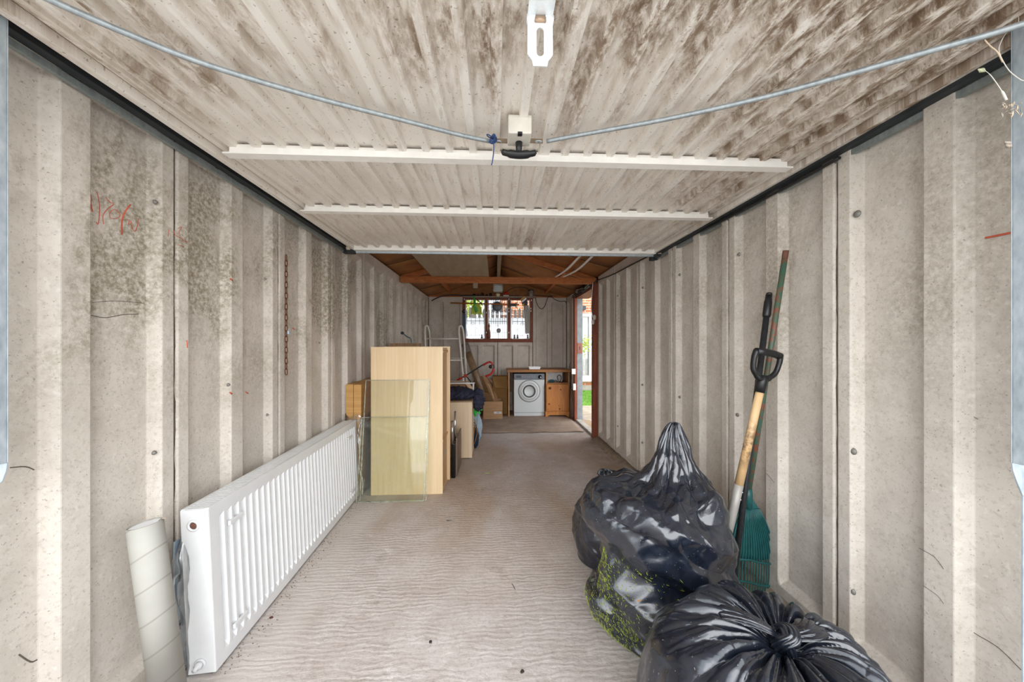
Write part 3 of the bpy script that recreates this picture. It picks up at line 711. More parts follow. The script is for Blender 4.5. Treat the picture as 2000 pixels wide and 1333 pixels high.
# the tall maple cabinet carcass
C0 = atZ(727, 965, 0); C1 = atZ(863.5, 968.5, 0)
cf = (C0.y + C1.y) / 2; cx0, cx1 = C0.x, C1.x
zc_top = 1.3 - (678 - 675) / 680 * 3.0
cbk = atZ(880, 936, 0).y
cab = thing('cabinet_carcass', 'tall maple-veneer cabinet carcass standing on end behind the glass sheets', 'cabinet', (cx0, cf, 0))
th = .018
obj('front_board', MB().b2((cx0, cf, 0), (cx1, cf + th, zc_top)), M_veneer, cab, bevel=.001)
obj('rear_board', MB().b2((cx0 + .01, cbk - th, 0), (cx1 + .022, cbk, zc_top + .002)), M_veneer, cab, bevel=.001)
obj('top_board', MB().b2((cx0 + .01, cf + th, zc_top - .03), (cx1 - .004, cbk - th, zc_top - .012)), M_veneer, cab, bevel=.001)
obj('top_batten', MB().b2((cx1 - .05, cf + th, zc_top - .052), (cx1 + .004, cbk - th - .0, zc_top - .032)), M_veneer_side, cab)
obj('base_board', MB().b2((cx0 + .01, cf + th, .0), (cx1 - .004, cbk - th, th)), M_veneer, cab)
obj('side_board', MB().b2((cx1 - .024, cf + th, .018), (cx1 - .008, cbk - th, zc_top - .052)), M_veneer_side, cab)
obj('inner_shelf', MB().b2((cx1 - .012, cf + th, .45), (cx1 + .002, cbk - th, .468)), M_veneer_side, cab)
obj('left_board', MB().b2((cx0 + .01, cf + th, .018), (cx0 + .026, cbk - th, zc_top - .032)), M_veneer, cab)
obj('sticker', MB().b2((cx1 - .009, cf + .17, .27), (cx1 - .0075, cf + .26, .33)), plain('grey_sticker', 'c3c2bd', .5, bump=0), cab)

def sheet(pl, pr, ztop, lean, lab, xl=None):
    g = thing('glass_sheet', lab, 'glass sheet', (pl.x, pl.y, 0), 'leaning glass sheets')
    th = .006; y0 = min(pl.y, pr.y)
    obj('pane', MB().add([(pl.x, y0, .002), (pr.x, y0, .002), (pr.x + .006, lean, ztop), (pl.x + .006, lean, ztop), (pl.x, y0 - th, .002), (pr.x, y0 - th, .002), (pr.x + .006, lean - th, ztop), (pl.x + .006, lean - th, ztop)],
        [(0, 1, 2, 3)]), M_sheet, g)
    e = glass_mat('glass_edge', (.75, .82, .66), .12, .2, .35) if 'glass_edge' not in MATS else MATS['glass_edge']
    m = MB()
    for a_, b_ in (((pl.x, y0 - th / 2, .003), (pr.x, y0 - th / 2, .003)), ((pr.x, y0 - th / 2, .003), (pr.x + .006, lean - th / 2, ztop)), ((pr.x + .006, lean - th / 2, ztop), (pl.x + .006, lean - th / 2, ztop)), ((pl.x + .006, lean - th / 2, ztop), (pl.x, y0 - th / 2, .003))):
        m.beam(a_, b_, .006, .004)
    obj('ground_edge', m, e, g)
g1l, g1r = atZ(702, 966, 0), atZ(834, 981, 0)
sheet(Vector((-1.12, 2.95, 0)), Vector((-.578, 2.95, 0)), 1.3 - (744 - 675) / 680 * 2.97, cf - .004, 'larger clear glass sheet leaning on the maple cabinet carcass')
sheet(Vector((-1.145, 2.935, 0)), Vector((-.592, 2.935, 0)), 1.3 - (817 - 675) / 680 * 2.96, cf - .022, 'shorter glass sheet, its top edge halfway down the larger glass sheet')
obj('pale_strip', MB().beam(Vector((-.585, cf - .032, .60)), Vector((-.580, cf - .018, .93)), .004, .012), plain('strip_cream', 'f2ead8', .4), label='pale strip along the right edge of the glass sheets', cat='tape strip')  # thin cream strip beside the right edge of the sheets

# small pale cabinet behind, and the black framed item
s0 = atZ(893, 896, 0); s1 = atZ(922, 897, 0)
sf = s1.y; sx0 = atZ(850, 897, 0).x; sx1 = s1.x; szt = 1.3 - (786 - 675) / 680 * sf
sc_ = thing('small_cabinet', 'low pale pine-veneer cabinet with dark cloth bundle on top', 'cabinet', (sx1, sf, 0))
obj('front_board', MB().b2((sx0, sf, .012), (sx1, sf + .018, szt)), M_ash, sc_, bevel=.001)
obj('top_board', MB().b2((sx0, sf + .0, szt), (sx1 - .002, sf + .42, szt + .016)), wood('worn_brown_top', '8e7257', 'a48a6c'), sc_, bevel=.002)
obj('side_board', MB().b2((sx1 - .018, sf + .018, .012), (sx1 - .002, sf + .40, szt)), M_ash, sc_)
obj('side_board', MB().b2((sx0, sf + .018, .012), (sx0 + .016, sf + .40, szt)), M_ash, sc_)
obj('back_board', MB().b2((sx0, sf + .39, .012), (sx1, sf + .40, szt)), M_ash, sc_)
for a_ in (sx0 + .03, sx1 - .05):
    for b_ in (sf + .03, sf + .36): obj('foot', MB().b2((a_, b_, 0), (a_ + .02, b_ + .02, .013)), M_black, sc_)
b0 = atZ(881, 935, 0); bq0 = atZ(892, 933, 0)
bl = thing('slim_black_case', 'slim glossy black case standing on edge against the maple carcass', 'case', (b0.x, b0.y, 0))
y = b0.y + .03
M_gb = plain('gloss_black', '0c0c0d', .15, bump=0)
obj('face', MB().b2((cx1 + .030, y - .03, 0), (cx1 + .068, y + .40, .335)), M_gb, bl, bevel=.004)
obj('rear_board', MB().b2((cx1 + .070, y + .02, 0), (cx1 + .082, y + .44, .38)), wood('brown_edge', '6e5a49', '857060'), bl)
obj('chrome_bar', MB().tube([(cx1 + .040, y - .026, .335), (cx1 + .040, y - .026, .56)], .012, 12), plain('chrome', 'c9cbcc', .12, .95, bump=0), bl, label='chrome bar')
obj('chrome_bar', MB().tube([(cx1 + .058, y + .05, .34), (cx1 + .058, y + .05, .64)], .010, 12), plain('chrome', 'c9cbcc', .12, .95, bump=0), bl, label='chrome bar')

# dark jacket bundle on the small cabinet
def blob(cx_, cy_, cz_, rx, ry, rz, fold, seed, nu=96, nv=48, fdir=(1, .3, .2), zmin=None, freq=7):
    rg = np.random.default_rng(seed); U, V = np.meshgrid(np.linspace(0, 2 * PI, nu, endpoint=False), np.linspace(.001, PI - .001, nv))
    x = np.sin(V) * np.cos(U); y_ = np.sin(V) * np.sin(U); z_ = np.cos(V)
    ph = rg.uniform(0, 6, 6); d = np.zeros_like(x)
    for k in range(5):
        n_ = np.array(fdir) + rg.normal(0, .35, 3); n_ /= np.linalg.norm(n_)
        q_ = (n_[0] * x + n_[1] * y_ + n_[2] * z_) * freq * (1 + .35 * k) + ph[k] + .8 * np.sin(3 * z_ + ph[5]) + .6 * np.sin(2.3 * y_ + k)
        d += (1 - 2 * np.abs(np.sin(q_)) ** .7) / (1 + .8 * k)
    r = 1 + fold * d
    X = cx_ + rx * x * r; Y = cy_ + ry * y_ * r; Z = cz_ + rz * z_ * r
    if zmin is not None: Z = np.maximum(Z, zmin)
    return MB().grid(np.stack([X, Y, Z], -1), closed_u=True)
M_navy = plain('navy_quilted_cloth', '2b2e42', .75, var=.35, vs=20, bump=.3, bs=40)
jz = szt + .016
jk = thing('jacket_bundle', 'crumpled navy padded jacket heaped on the small cabinet', 'jacket', ((sx0 + sx1) / 2, sf + .2, jz))
obj('body', blob((sx0 + sx1) / 2 + .02, sf + .21, jz + .052, .22, .17, .095, .09, 3, zmin=jz + .001), M_navy, jk)
obj('sleeve', blob(sx1 + .055, sf + .30, jz - .03, .085, .12, .15, .08, 5, fdir=(.3, .4, 1)), M_navy, jk)
# white-edged box + open carton behind, straps, green gloves
a = atD(884, 765, 4.9)
cb2 = thing('open_carton', 'open brown carton behind the navy jacket bundle', 'box', (a.x, a.y, .0))
ax0, ax1 = -.72, atD(922, 770, 4.75).x; yy = 4.62; zt2 = 1.3 - (749 - 675) / 680 * 4.7; zb2 = 0
obj('front_wall', MB().b2((ax0, yy, 0), (ax1 - .08, yy + .004, zt2)), M_card, cb2)
obj('rear_wall', MB().b2((ax0, yy + .35, 0), (ax1 - .08, yy + .354, zt2)), M_card, cb2)
obj('side_wall', MB().b2((ax1 - .084, yy, 0), (ax1 - .08, yy + .354, zt2)), M_card, cb2)
obj('side_wall', MB().b2((ax0, yy, 0), (ax0 + .004, yy + .354, zt2)), M_card, cb2)
obj('flap', MB().add([(ax1 - .08, yy, zt2), (ax1 - .08, yy + .35, zt2), (ax1 + .02, yy + .33, zt2 - .12), (ax1 + .03, yy + .02, zt2 - .13)], [(0, 1, 2, 3)]), plain('pale_card', 'd8b795', .85), cb2, solid=.004)
obj('base', MB().b2((ax0, yy, 0), (ax1 - .08, yy + .354, .004)), M_card, cb2)
ws = obj('white_tray', MB().b2((-.86, sf + .33, jz + .16), (sx1 + .01, sf + .40, jz + .172)).b2((-.86, sf + .40, jz + .0), (-.84, sf + .41, jz + .172)).b2((sx1 - .02, sf + .40, jz + .0), (sx1, sf + .41, jz + .172)), M_white, label='flat white shelf edge showing behind the jacket bundle', cat='shelf', bevel=.002)
gx = atD(929, 800, 4.35)
M_green = plain('bright_green_rubber', '39c94a', .4, var=.2)
gg = thing('garden_gloves', 'bright green rubber gloves draped beside the small cabinet', 'gloves', (gx.x, gx.y, gx.z))
obj('cuff', blob(gx.x - .03, gx.y, gx.z, .05, .04, .07, .08, 8, 40, 20), M_green, gg)
for k, (dx, dz) in enumerate(((.075, .035), (.085, .015), (.08, -.005), (.06, -.05), (.0, -.085))):
    obj('finger', MB().tube(bez([gx + Vector((-.02, 0, 0)), gx + Vector((dx * .5, -.01, dz * .7)), gx + Vector((dx, -.005, dz))], 5), [.014] * 5 + [.012] * 5 + [.009], 8), M_green, gg)
st = thing('strap_bundle', 'bundle of tan and blue straps on a light bag under the green gloves', 'straps', (gx.x, gx.y + .08, 0))
M_ltb = plain('light_blue_bag', 'a5bacb', .7, var=.2); M_tan = plain('tan_strap', 'b9853f', .6); M_bl = plain('dark_blue_bag', '1d3048', .7)
obj('bag_body', blob(gx.x - .02, gx.y + .14, .24, .10, .10, .24, .06, 12, 48, 28, zmin=.002), M_ltb, st)
obj('dark_pouch', blob(gx.x - .01, gx.y + .03, .14, .055, .05, .14, .08, 13, 40, 24, zmin=.002), M_bl, st)
for k in range(4):
    obj('strap', MB().tube(bez([(gx.x - .05, gx.y - .01, .40 - .03 * k), (gx.x - .0 + .01 * k, gx.y - .035, .35 - .05 * k), (gx.x - .02 + .012 * k, gx.y - .035, .2 - .03 * k), (gx.x - .03, gx.y - .02, .05)], 6), .008, 6, flat=.4), M_tan if k % 2 == 0 else M_bl, st)
obj('loop_handle', MB().tube(bez([(gx.x + .02, gx.y + .02, .30), (gx.x + .045, gx.y - .0, .48), (gx.x + .05, gx.y, .60), (gx.x + .04, gx.y, .62), (gx.x + .03, gx.y, .5)], 6), .006, 6), M_ltb, st)

# folding workbench behind the wardrobe
wx, wy = atD(793, 672, 4.3).x, 4.2
wz = 1.3 + 2 / 680 * 4.3
wbn = thing('workbench', 'old folding workbench with teal clamp handles showing above the cabinet carcass', 'workbench', (wx, wy, 0))
M_teal = plain('teal_enamel', '52707c', .45, .2, var=.25)
obj('jaw', MB().b2((-1.25, wy, wz - .04), (-.90, wy + .12, wz + .012)), wood('dirty_bench_ply', '7b5f45', 'b08a5f'), wbn, bevel=.002)
obj('jaw', MB().b2((-1.25, wy + .16, wz - .04), (-.94, wy + .30, wz + .008)), wood('dirty_bench_ply', '7b5f45', 'b08a5f'), wbn, bevel=.002)
for a_ in (-1.22, -.97):
    for b_ in (wy + .02, wy + .26): obj('leg', MB().tube([(a_, b_, 0), (a_, b_, wz - .04)], .014, 8), M_teal, wbn)
obj('brace', MB().beam((-1.22, wy + .14, .4), (-.97, wy + .14, .4), .03, .02), M_teal, wbn)
hA = [atD(a_, b_, 4.3) for a_, b_ in ((804, 674), (803, 665), (801, 660))]; hB = [atD(a_, b_, 4.3) for a_, b_ in ((802, 661), (795, 658), (786, 651))]
obj('clamp_handle', MB().tube(bez(hA, 4), .012, 8, flat=.6), M_teal, wbn)
obj('clamp_handle', MB().tube(bez(hB, 4), .014, 8, flat=.6), M_teal, wbn)
obj('clamp_knob', MB().lathe([(.018, -.02), (.020, 0), (.018, .02)], hB[-1], (0, 1, 0), 12), M_black, wbn)

# ladder against the back left
M_lad = plain('cream_tube_metal', 'f3efe7', .4, var=.05)
ld = thing('step_ladder', 'cream tubular steel step ladder against the back wall', 'ladder', (atD(834, 700, 6.2).x, 6.1, 0))
def lp(px, py, zc): return atD(px, py, zc)
zl = 6.1
def stile(px_t, px_b, pxr, lab):
    a_ = lp(px_b, 812, zl + .0); a_.z = 0.01; b_ = lp(px_t, 650, zl + .25); c_ = lp(px_t + 3, 637, zl + .32); d_ = lp(px_t + 7, 642, zl + .38); e_ = lp(px_t + 9.5, 660, zl + .40); f_ = lp(pxr, 808, zl + .62); f_.z = .01
    obj('stile', MB().tube(bez([a_, (a_ + b_) / 2, b_, c_, d_, e_, (e_ + f_) / 2, f_], 6), .018, 8), M_lad, ld)
stile(830, 838, 842, ''); stile(896.5, 912, 915, '')
for py in (662, 704, 746, 785):
    t = (py - 650) / 162; k = zl + .25 * (1 - t)
    obj('rung', MB().tube([lp(830 + 8 * t, py, k), lp(897 + 15 * t, py, k)], .013, 8), M_lad, ld)
for py in (700, 760):
    t = (py - 650) / 162; obj('rear_brace', MB().tube([lp(839 + 3 * t, py, zl + .5), lp(906 + 9 * t, py, zl + .5)], .008, 6), M_lad, ld)

# roll of vinyl
vr = thing('vinyl_roll', 'long roll in brown shiny wrapping leaning towards the back left corner window', 'roll', atD(934, 800, 6.45))
a_ = atD(908, 672, 6.7); b_ = atD(950, 790, 6.5); dd = (a_ - b_).normalized()
obj('grey_end', MB().lathe([(.0, -.002), (.062, 0), (.066, .02), (.066, .18), (.02, .181)], a_ - dd * .18 + dd * .0, dd, 24), plain('grey_felt_roll', '857d73', .9, var=.2, bump=.4), vr)
obj('wrapped_body', MB().tube([a_ - dd * .18, a_ - dd * .4, a_ - dd * .7, b_], [.064, .068, .066, .064], 24), plain('brown_shiny_wrap', '8d7456', .3, var=.25, vs=18, bump=.6, bs=25, coat=.4), vr)

# hedge-trimmer style red handled mower bar
rm = thing('mower_handle', 'red and black folding mower handle rising behind the cardboard', 'mower', atD(893, 745, 5.9))
M_redp = plain('red_plastic', 'c3271c', .4); M_orp = plain('orange_red_plastic', 'b3401f', .45)
def pp(lst, zc): return [atD(860 + x / 6.667, 660 + y / 6.667, zc) for x, y in lst]
obj('bar', MB().tube(pp([(250, 535), (340, 490), (480, 400), (600, 325), (650, 308)], 5.95), .011, 8), M_dark, rm)
obj('grip', MB().tube(bez(pp([(560, 360), (620, 322), (665, 325), (680, 360)], 5.93), 5), .016, 8), M_redp, rm)
obj('grip', MB().tube(bez(pp([(690, 400), (688, 430), (655, 475), (590, 505)], 5.93), 5), .018, 8), M_redp, rm)
obj('switch_box', blob(*pp([(655, 378)], 5.93)[0], .035, .03, .035, .05, 3, 24, 12), M_black, rm)
obj('bar', MB().tube(bez(pp([(690, 350), (700, 385), (690, 410)], 5.93), 4), .010, 8), M_black, rm)
obj('clamp', MB().beam(*pp([(305, 500), (345, 490)], 5.9), .04, .055), M_orp, rm, bevel=.004)
obj('knob', MB().tube(pp([(215, 555), (250, 535), (290, 520)], 5.9), [.010, .018, .010], 8), M_redp, rm)
obj('lower_bar', MB().tube(pp([(340, 505), (400, 580), (520, 740), (640, 900)], 6.2), .010, 8), M_dark, rm)

# cartons of flattened cardboard
def open_box(name, lab, x0, x1, y0, y1, zt, mat, group=None, flaps=True):
    t = thing(name, lab, 'box', ((x0 + x1) / 2, (y0 + y1) / 2, .012), group)
    w = .005; z0 = .012
    obj('front_wall', MB().b2((x0, y0, z0), (x1, y0 + w, zt)), mat, t); obj('rear_wall', MB().b2((x0, y1 - w, z0), (x1, y1, zt)), mat, t)
    obj('side_wall', MB().b2((x0, y0, z0), (x0 + w, y1, zt)), mat, t); obj('side_wall', MB().b2((x1 - w, y0, z0), (x1, y1, zt)), mat, t)
    obj('base', MB().b2((x0, y0, z0), (x1, y1, z0 + w)), mat, t); return t
bx0 = atZ(944, 820, 0); bx1 = atZ(981.5, 820, 0); by = bx0.y - .03; zt = 1.3 - (784.5 - 675) / 680 * (by + .01)
b1 = open_box('cardboard_box', 'brown cardboard box crammed with flattened cardboard, white label on front', bx0.x, bx1.x, by, by + .33, zt, M_card)
obj('seam', MB().b2((bx0.x, by - .0015, zt * .47), (bx1.x, by, zt * .48)), plain('card_seam', '7d5d3d', .9), b1)
obj('label', MB().b2((bx1.x - .15, by - .002, zt * .33), (bx1.x - .02, by, zt * .45)), plain('paper_label', 'dedbd6', .6, bump=0), b1)
obj('label_print', MB().b2((bx1.x - .10, by - .003, zt * .38), (bx1.x - .05, by - .002, zt * .41)), plain('label_ink', '8f8f93', .6, bump=0), b1)
# flattened cartons sticking out of it: polygons measured in the photograph, each a slab with thickness
flat = [((545, 480), (625, 540), (740, 780), (720, 830), (640, 760)), ((470, 500), (560, 500), (600, 610), (700, 820), (640, 828)), ((430, 570), (470, 530), (560, 690), (600, 828), (560, 828)),
        ((600, 590), (640, 610), (740, 790), (720, 828), (660, 700)), ((620, 530), (660, 545), (800, 690), (800, 740), (780, 720)), ((545, 710), (640, 720), (740, 828), (600, 828)),
        ((390, 590), (440, 560), (590, 800), (570, 828)), ((690, 600), (760, 720), (800, 828), (740, 828))]
for i, poly in enumerate(flat):
    zc = (6.44, 6.50, 6.57, 6.39, 6.47, 6.36, 6.60, 6.54)[i]
    P = [atD(860 + x / 6.667, 660 + y / 6.667, zc + (830 - y) / 2600) for x, y in poly]
    for p_ in P:
        if p_.z < zt + .01: p_.z -= .16
    ti = (1, 0, 2, 3, 3, 2, 2, 0)[i]
    mm = wood('card_tone_%d' % ti, ('a07a54', 'b58d66', '7d5b3c', 'c39c76')[ti], ('ab865f', 'c09972', '8a6747', 'cea985')[ti], (5, 5, 30), .85, bump=.05)
    obj('flattened_carton', MB().prism(P, (.010, .014, 0)), mm, label='flattened brown carton standing in the labelled cardboard box', cat='cardboard', group='flattened cartons in the box')
b2x0, b2x1 = atD(962, 750, 6.62).x, atD(991, 750, 6.62).x
b2 = open_box('brown_carton', 'tall old brown carton behind the crammed box, left of the desk', b2x0, b2x1 + .0, 6.50, 6.80, 1.3 - (735 - 675) / 680 * 6.6, wood('dark_card', '96703f', 'a67f4c', (4, 4, 30), .85))
obj('flap', MB().add([(b2x0, 6.50, .70), (b2x1, 6.50, .66), (b2x1, 6.44, .50), (b2x0 + .05, 6.43, .52)], [(0, 1, 2, 3)]), wood('dark_card', '96703f', 'a67f4c', (4, 4, 30), .85), b2, solid=.004)

# desk, dryer, pine cabinet
dy0 = 6.30; dx0 = atD(992.5, 800, 6.37).x; dx1 = atD(1113, 800, 6.37).x; dzt = 1.3 - (722 - 675) / 680 * 6.40
dk = thing('desk', 'worn brown chipboard desk standing over the white tumble dryer', 'desk', (dx0, dy0, .012))
obj('desktop', MB().b2((dx0 - .02, dy0 - .01, dzt - .048), (dx1 + .01, 6.85, dzt)), M_desk, dk, bevel=.004)
obj('side_panel', MB().b2((dx0, dy0, .012), (dx0 + .022, 6.80, dzt - .048)), wood('desk_edge', 'a9784a', 'c79a66'), dk)
xm_ = atD(1066, 750, 6.37).x
obj('divider', MB().b2((xm_, dy0, .50), (xm_ + .02, 6.80, dzt - .048)), wood('desk_edge', 'a9784a', 'c79a66'), dk)
obj('side_panel', MB().b2((dx1 - .02, dy0 + .04, .012), (dx1, 6.80, dzt - .048)), wood('desk_edge', 'a9784a', 'c79a66'), dk)
obj('modesty_panel', MB().b2((dx0 + .022, 6.72, .40), (xm_, 6.735, dzt - .048)), wood('desk_back', '6d5341', '7c6250'), dk)
obj('shelf', MB().b2((xm_ + .02, dy0, .60), (dx1 - .02, 6.72, .618)), M_desk, dk)
obj('back_lining', MB().b2((xm_ + .02, 6.52, .618), (dx1 - .10, 6.53, dzt - .048)), plain('white_lining2', 'd6d6d6', .5), dk)
# dryer
tx0, tx1 = atD(1003.5, 800, 6.38).x, atD(1063, 800, 6.38).x; ty = 6.315; tz = 1.3 - (730 - 675) / 680 * 6.38
M_dr = plain('dryer_white', 'cfd3d5', .35, var=.03, bump=.02, vs=4)
td = thing('tumble_dryer', 'white tumble dryer with grey control strip and round door', 'tumble dryer', ((tx0 + tx1) / 2, ty, .012))
zs = 1.3 - (741.5 - 675) / 680 * 6.38; zk = 1.3 - (805 - 675) / 680 * 6.38
obj('body', MB().b2((tx0, ty, .075), (tx1, ty + .50, zs - .002)), M_dr, td, bevel=.006)
obj('plinth', MB().b2((tx0 + .002, ty + .004, .012), (tx1 - .002, ty + .50, .072)), M_dr, td, bevel=.004)
obj('control_panel', MB().b2((tx0, ty - .002, zs), (tx1, ty + .50, tz)), plain('slate_control_panel', '6c747c', .45), td, bevel=.005)
obj('badge', MB().b2((tx0 + .04, ty - .004, zs + .035), (tx0 + .13, ty - .002, zs + .075)), plain('dark_badge', '3e444b', .4), td)
for k in range(6):
    obj('marking', MB().b2((tx0 + .16 + k * .042, ty - .0035, zs + .03), (tx0 + .163 + k * .042, ty - .002, zs + .07)), plain('pale_print', 'a9b0b5', .5, bump=0), td)
obj('marking', MB().b2((tx0 + .15, ty - .0035, zs + .074), (tx0 + .20, ty - .002, zs + .079)), plain('red_print', 'b5545a', .5, bump=0), td)
kx = atD(1054.5, 737, 6.36); kz = zs + .048
obj('dial', MB().lathe([(.036, 0), (.034, .014), (.024, .018), (.022, .03), (0, .031)], (kx.x, ty - .002, kz), (0, -1, 0), 24), M_black, td)
obj('dial_cap', MB().lathe([(.016, 0), (.014, .004), (0, .005)], (kx.x + .006, ty - .032, kz - .005), (0, -1, 0), 16), plain('chrome', 'c9cbcc', .12), td)
dc = atD(1033.5, 764, 6.37); dzc = dc.z; dxc = (tx0 + tx1) / 2
for r, rr_, m_ in ((.197, .0055, 'dark_ring'), (.150, .004, 'dark_ring'), (.132, .0035, 'dark_ring')):
    obj('door_ring', MB().tube([(dxc + r * math.cos(t), ty - (.001 if r > .19 else .012), dzc + r * math.sin(t)) for t in np.linspace(0, 2 * PI, 49)[:-1]], rr_, 6, closed=True), plain('dark_ring', '6b6a62', .5), td)
dd_ = obj('door', MB().lathe([(.195, 0), (.190, .008), (.160, .012), (.120, .020), (.100, .012), (.097, .004), (0, .006)], (dxc, ty, dzc), (0, -1, 0), 48), M_dr, td)
obj('door_seal', MB().tube([(dxc + .104 * math.cos(t), ty - .017, dzc + .104 * math.sin(t)) for t in np.linspace(0, 2 * PI, 49)[:-1]], .012, 8, closed=True), plain('seal_grey', '4d4c47', .6), td)
# pine cabinet
qx0, qx1 = atD(1066, 800, 6.28).x, atD(1112, 800, 6.28).x; qy = 6.24; qz = 1.3 - (744 - 675) / 680 * 6.28
pc = thing('pine_cabinet', 'small knotty amber pine cabinet under the desk, right of the dryer', 'cabinet', (qx0, qy, .012))
obj('carcass', MB().b2((qx0 + .005, qy + .02, .10), (qx1 - .005, 6.68, .598)), M_pine, pc)
dr_ = obj('door', MB().b2((qx0 + .012, qy, .115), (qx1 - .012, qy + .02, .594)), M_pine, pc, bevel=.003)
obj('knob', MB().lathe([(.012, 0), (.010, .012), (.022, .02), (.020, .032), (0, .036)], (qx0 + .075, qy, .53), (0, -1, 0), 16), plain('dark_knob', '5f2f16', .35), dr_)
M_knot = plain('knot_wood', '5d2f12', .5)
for a_, b_, r_ in ((.27, .50, .012), (.06, .24, .016), (.25, .15, .015), (.045, .145, .008), (.235, .21, .008)):
    obj('knot', MB().lathe([(r_, 0), (r_ * .8, .0012), (0, .0014)], (qx0 + a_, qy, b_ + 0), (0, -1, 0), 10), M_knot, dr_)
obj('moulding', MB().b2((qx0 - .006, qy - .008, .088), (qx1 + .004, qy + .02, .11)), M_pine, pc, bevel=.004)
w_ = qx1 - qx0 + .01; x_ = qx0 - .008
obj('plinth', MB().prism([(x_, qy - .01, .012), (x_ + .035, qy - .01, .012), (x_ + .05, qy - .01, .03), (x_ + .08, qy - .01, .042), (x_ + w_ - .08, qy - .01, .042), (x_ + w_ - .05, qy - .01, .03), (x_ + w_ - .035, qy - .01, .012), (x_ + w_, qy - .01, .012), (x_ + w_, qy - .01, .088), (x_, qy - .01, .088)], (0, .02, 0)), M_pine, pc)
for xa in (x_, x_ + w_ - .02): obj('plinth_side', MB().b2((xa, qy + .01, .012), (xa + .02, 6.67, .10)), M_pine, pc)
# things in the desk shelf and on top
sh = .619
cbx = atD(1093, 738, 6.36)
obj('coiled_cable', MB().tube(bez([(cbx.x - .12, 6.33, sh + .01), (cbx.x - .06, 6.35, sh + .04), (cbx.x - .04, 6.34, sh + .01), (cbx.x - .02, 6.35, sh + .04), (cbx.x - .035, 6.36, sh + .10), (cbx.x, 6.36, sh + .135), (cbx.x + .038, 6.36, sh + .10), (cbx.x + .025, 6.35, sh + .03), (cbx.x + .0, 6.34, sh + .012), (cbx.x + .08, 6.35, sh + .012)], 6), .0065, 8), M_cable, label='looped black cable standing in the desk shelf', cat='cable', origin=(cbx.x, 6.35, sh))
obj('teal_sponge', blob(cbx.x - .14, 6.36, sh + .026, .06, .05, .028, .06, 21, 30, 14, zmin=sh + .001), plain('teal_foam', '21505c', .8), label='dark teal cloth wad in the desk shelf', cat='cloth', origin=(cbx.x - .14, 6.36, sh))
wt = atD(1045, 722, 6.42)
tub = thing('plastic_tub', 'shallow white plastic tub on the desk above the dryer', 'tub', (wt.x, 6.45, dzt))
obj('tub_body', MB().b2((wt.x - .10, 6.40, dzt + .001), (wt.x + .09, 6.54, dzt + .008)), M_white, tub)
m = MB()
for a_, b_ in (((wt.x - .10, 6.40), (wt.x + .09, 6.40)), ((wt.x + .09, 6.40), (wt.x + .09, 6.54)), ((wt.x + .09, 6.54), (wt.x - .10, 6.54)), ((wt.x - .10, 6.54), (wt.x - .10, 6.40))):
    m.add([(a_[0], a_[1], dzt + .004), (b_[0], b_[1], dzt + .004), (b_[0] + (.015 if b_[0] > wt.x else -.015), b_[1], dzt + .045), (a_[0] + (.015 if a_[0] > wt.x else -.015), a_[1], dzt + .045)], [(0, 1, 2, 3)])
obj('tub_rim', m, M_white, tub, solid=.004)
# sticks beside the desk
for i, (pxx, hh, rr, mt_, ll) in enumerate(((1116, .52, .018, wood('offcut', '7f5b39', '9b7650'), 'rough timber offcut standing between pine cabinet and door jamb'), (1119, .36, .014, plain('grey_pipe', '8c8f92', .5), 'short grey pipe standing between pine cabinet and door jamb'))):
    p_ = atD(pxx, 800, 6.2); obj(('timber_offcut', 'pipe')[i], MB().tube([(p_.x, p_.y + .03, .012), (p_.x + .01, p_.y + .05, hh)], rr, 8 if i else 4), mt_, label=ll, cat=('timber', 'pipe')[i], origin=(p_.x, p_.y, .012))
# sockets on the far jamb
for i, (py, hh) in enumerate(((726, .09), (756, .11))):
    p_ = atD(1119.5 if i == 0 else 1120, py, 5.95)
    so = thing('socket', ('upper' if i == 0 else 'lower') + ' white electrical box screwed to the far door jamb', 'socket', (p_.x, 5.9, p_.z))
    obj('box_body', MB().b2((p_.x - .03 + .02 * i, 5.862, p_.z - hh / 2), (p_.x + .035, 5.899, p_.z + hh / 2)), M_white, so, bevel=.004)
    obj('rocker', MB().b2((p_.x - .002, 5.856, p_.z - .015), (p_.x + .012, 5.862, p_.z + .01)), M_white, so)

# carpet
cy_ = atZ(1050, 846, 0).y
Mc = NT('worn_brown_carpet'); v = Mc.pos(); n1 = Mc.noise(v, 3, 5, .7); n2 = Mc.noise(v, 120, 3, .7)
c_ = Mc.mix(Mc.ramp(n1, .3, .7), srgb('927d6f'), srgb('bba48f')); c_ = Mc.mix(Mc.ramp(n2, .4, .7, 0, .5), c_, srgb('5e4f45'))
Mc.color(c_); Mc.rough(.98); Mc.bump(n2, .8, .006)
P = []
for j in range(24):
    y = cy_ + (6.84 - cy_) * j / 23; P.append([(-1.22 + (1.325 + 1.22) * i / 39, y + (.012 * math.sin(i * .9) if j == 0 else 0), .010 + .003 * math.sin(i * .7 + j)) for i in range(40)])
cpm = MB().grid(np.array(P))
obj('carpet', cpm, Mc.m, label='worn brown carpet covering the back end of the floor', cat='carpet', solid=.008, origin=(0, cy_, 0))

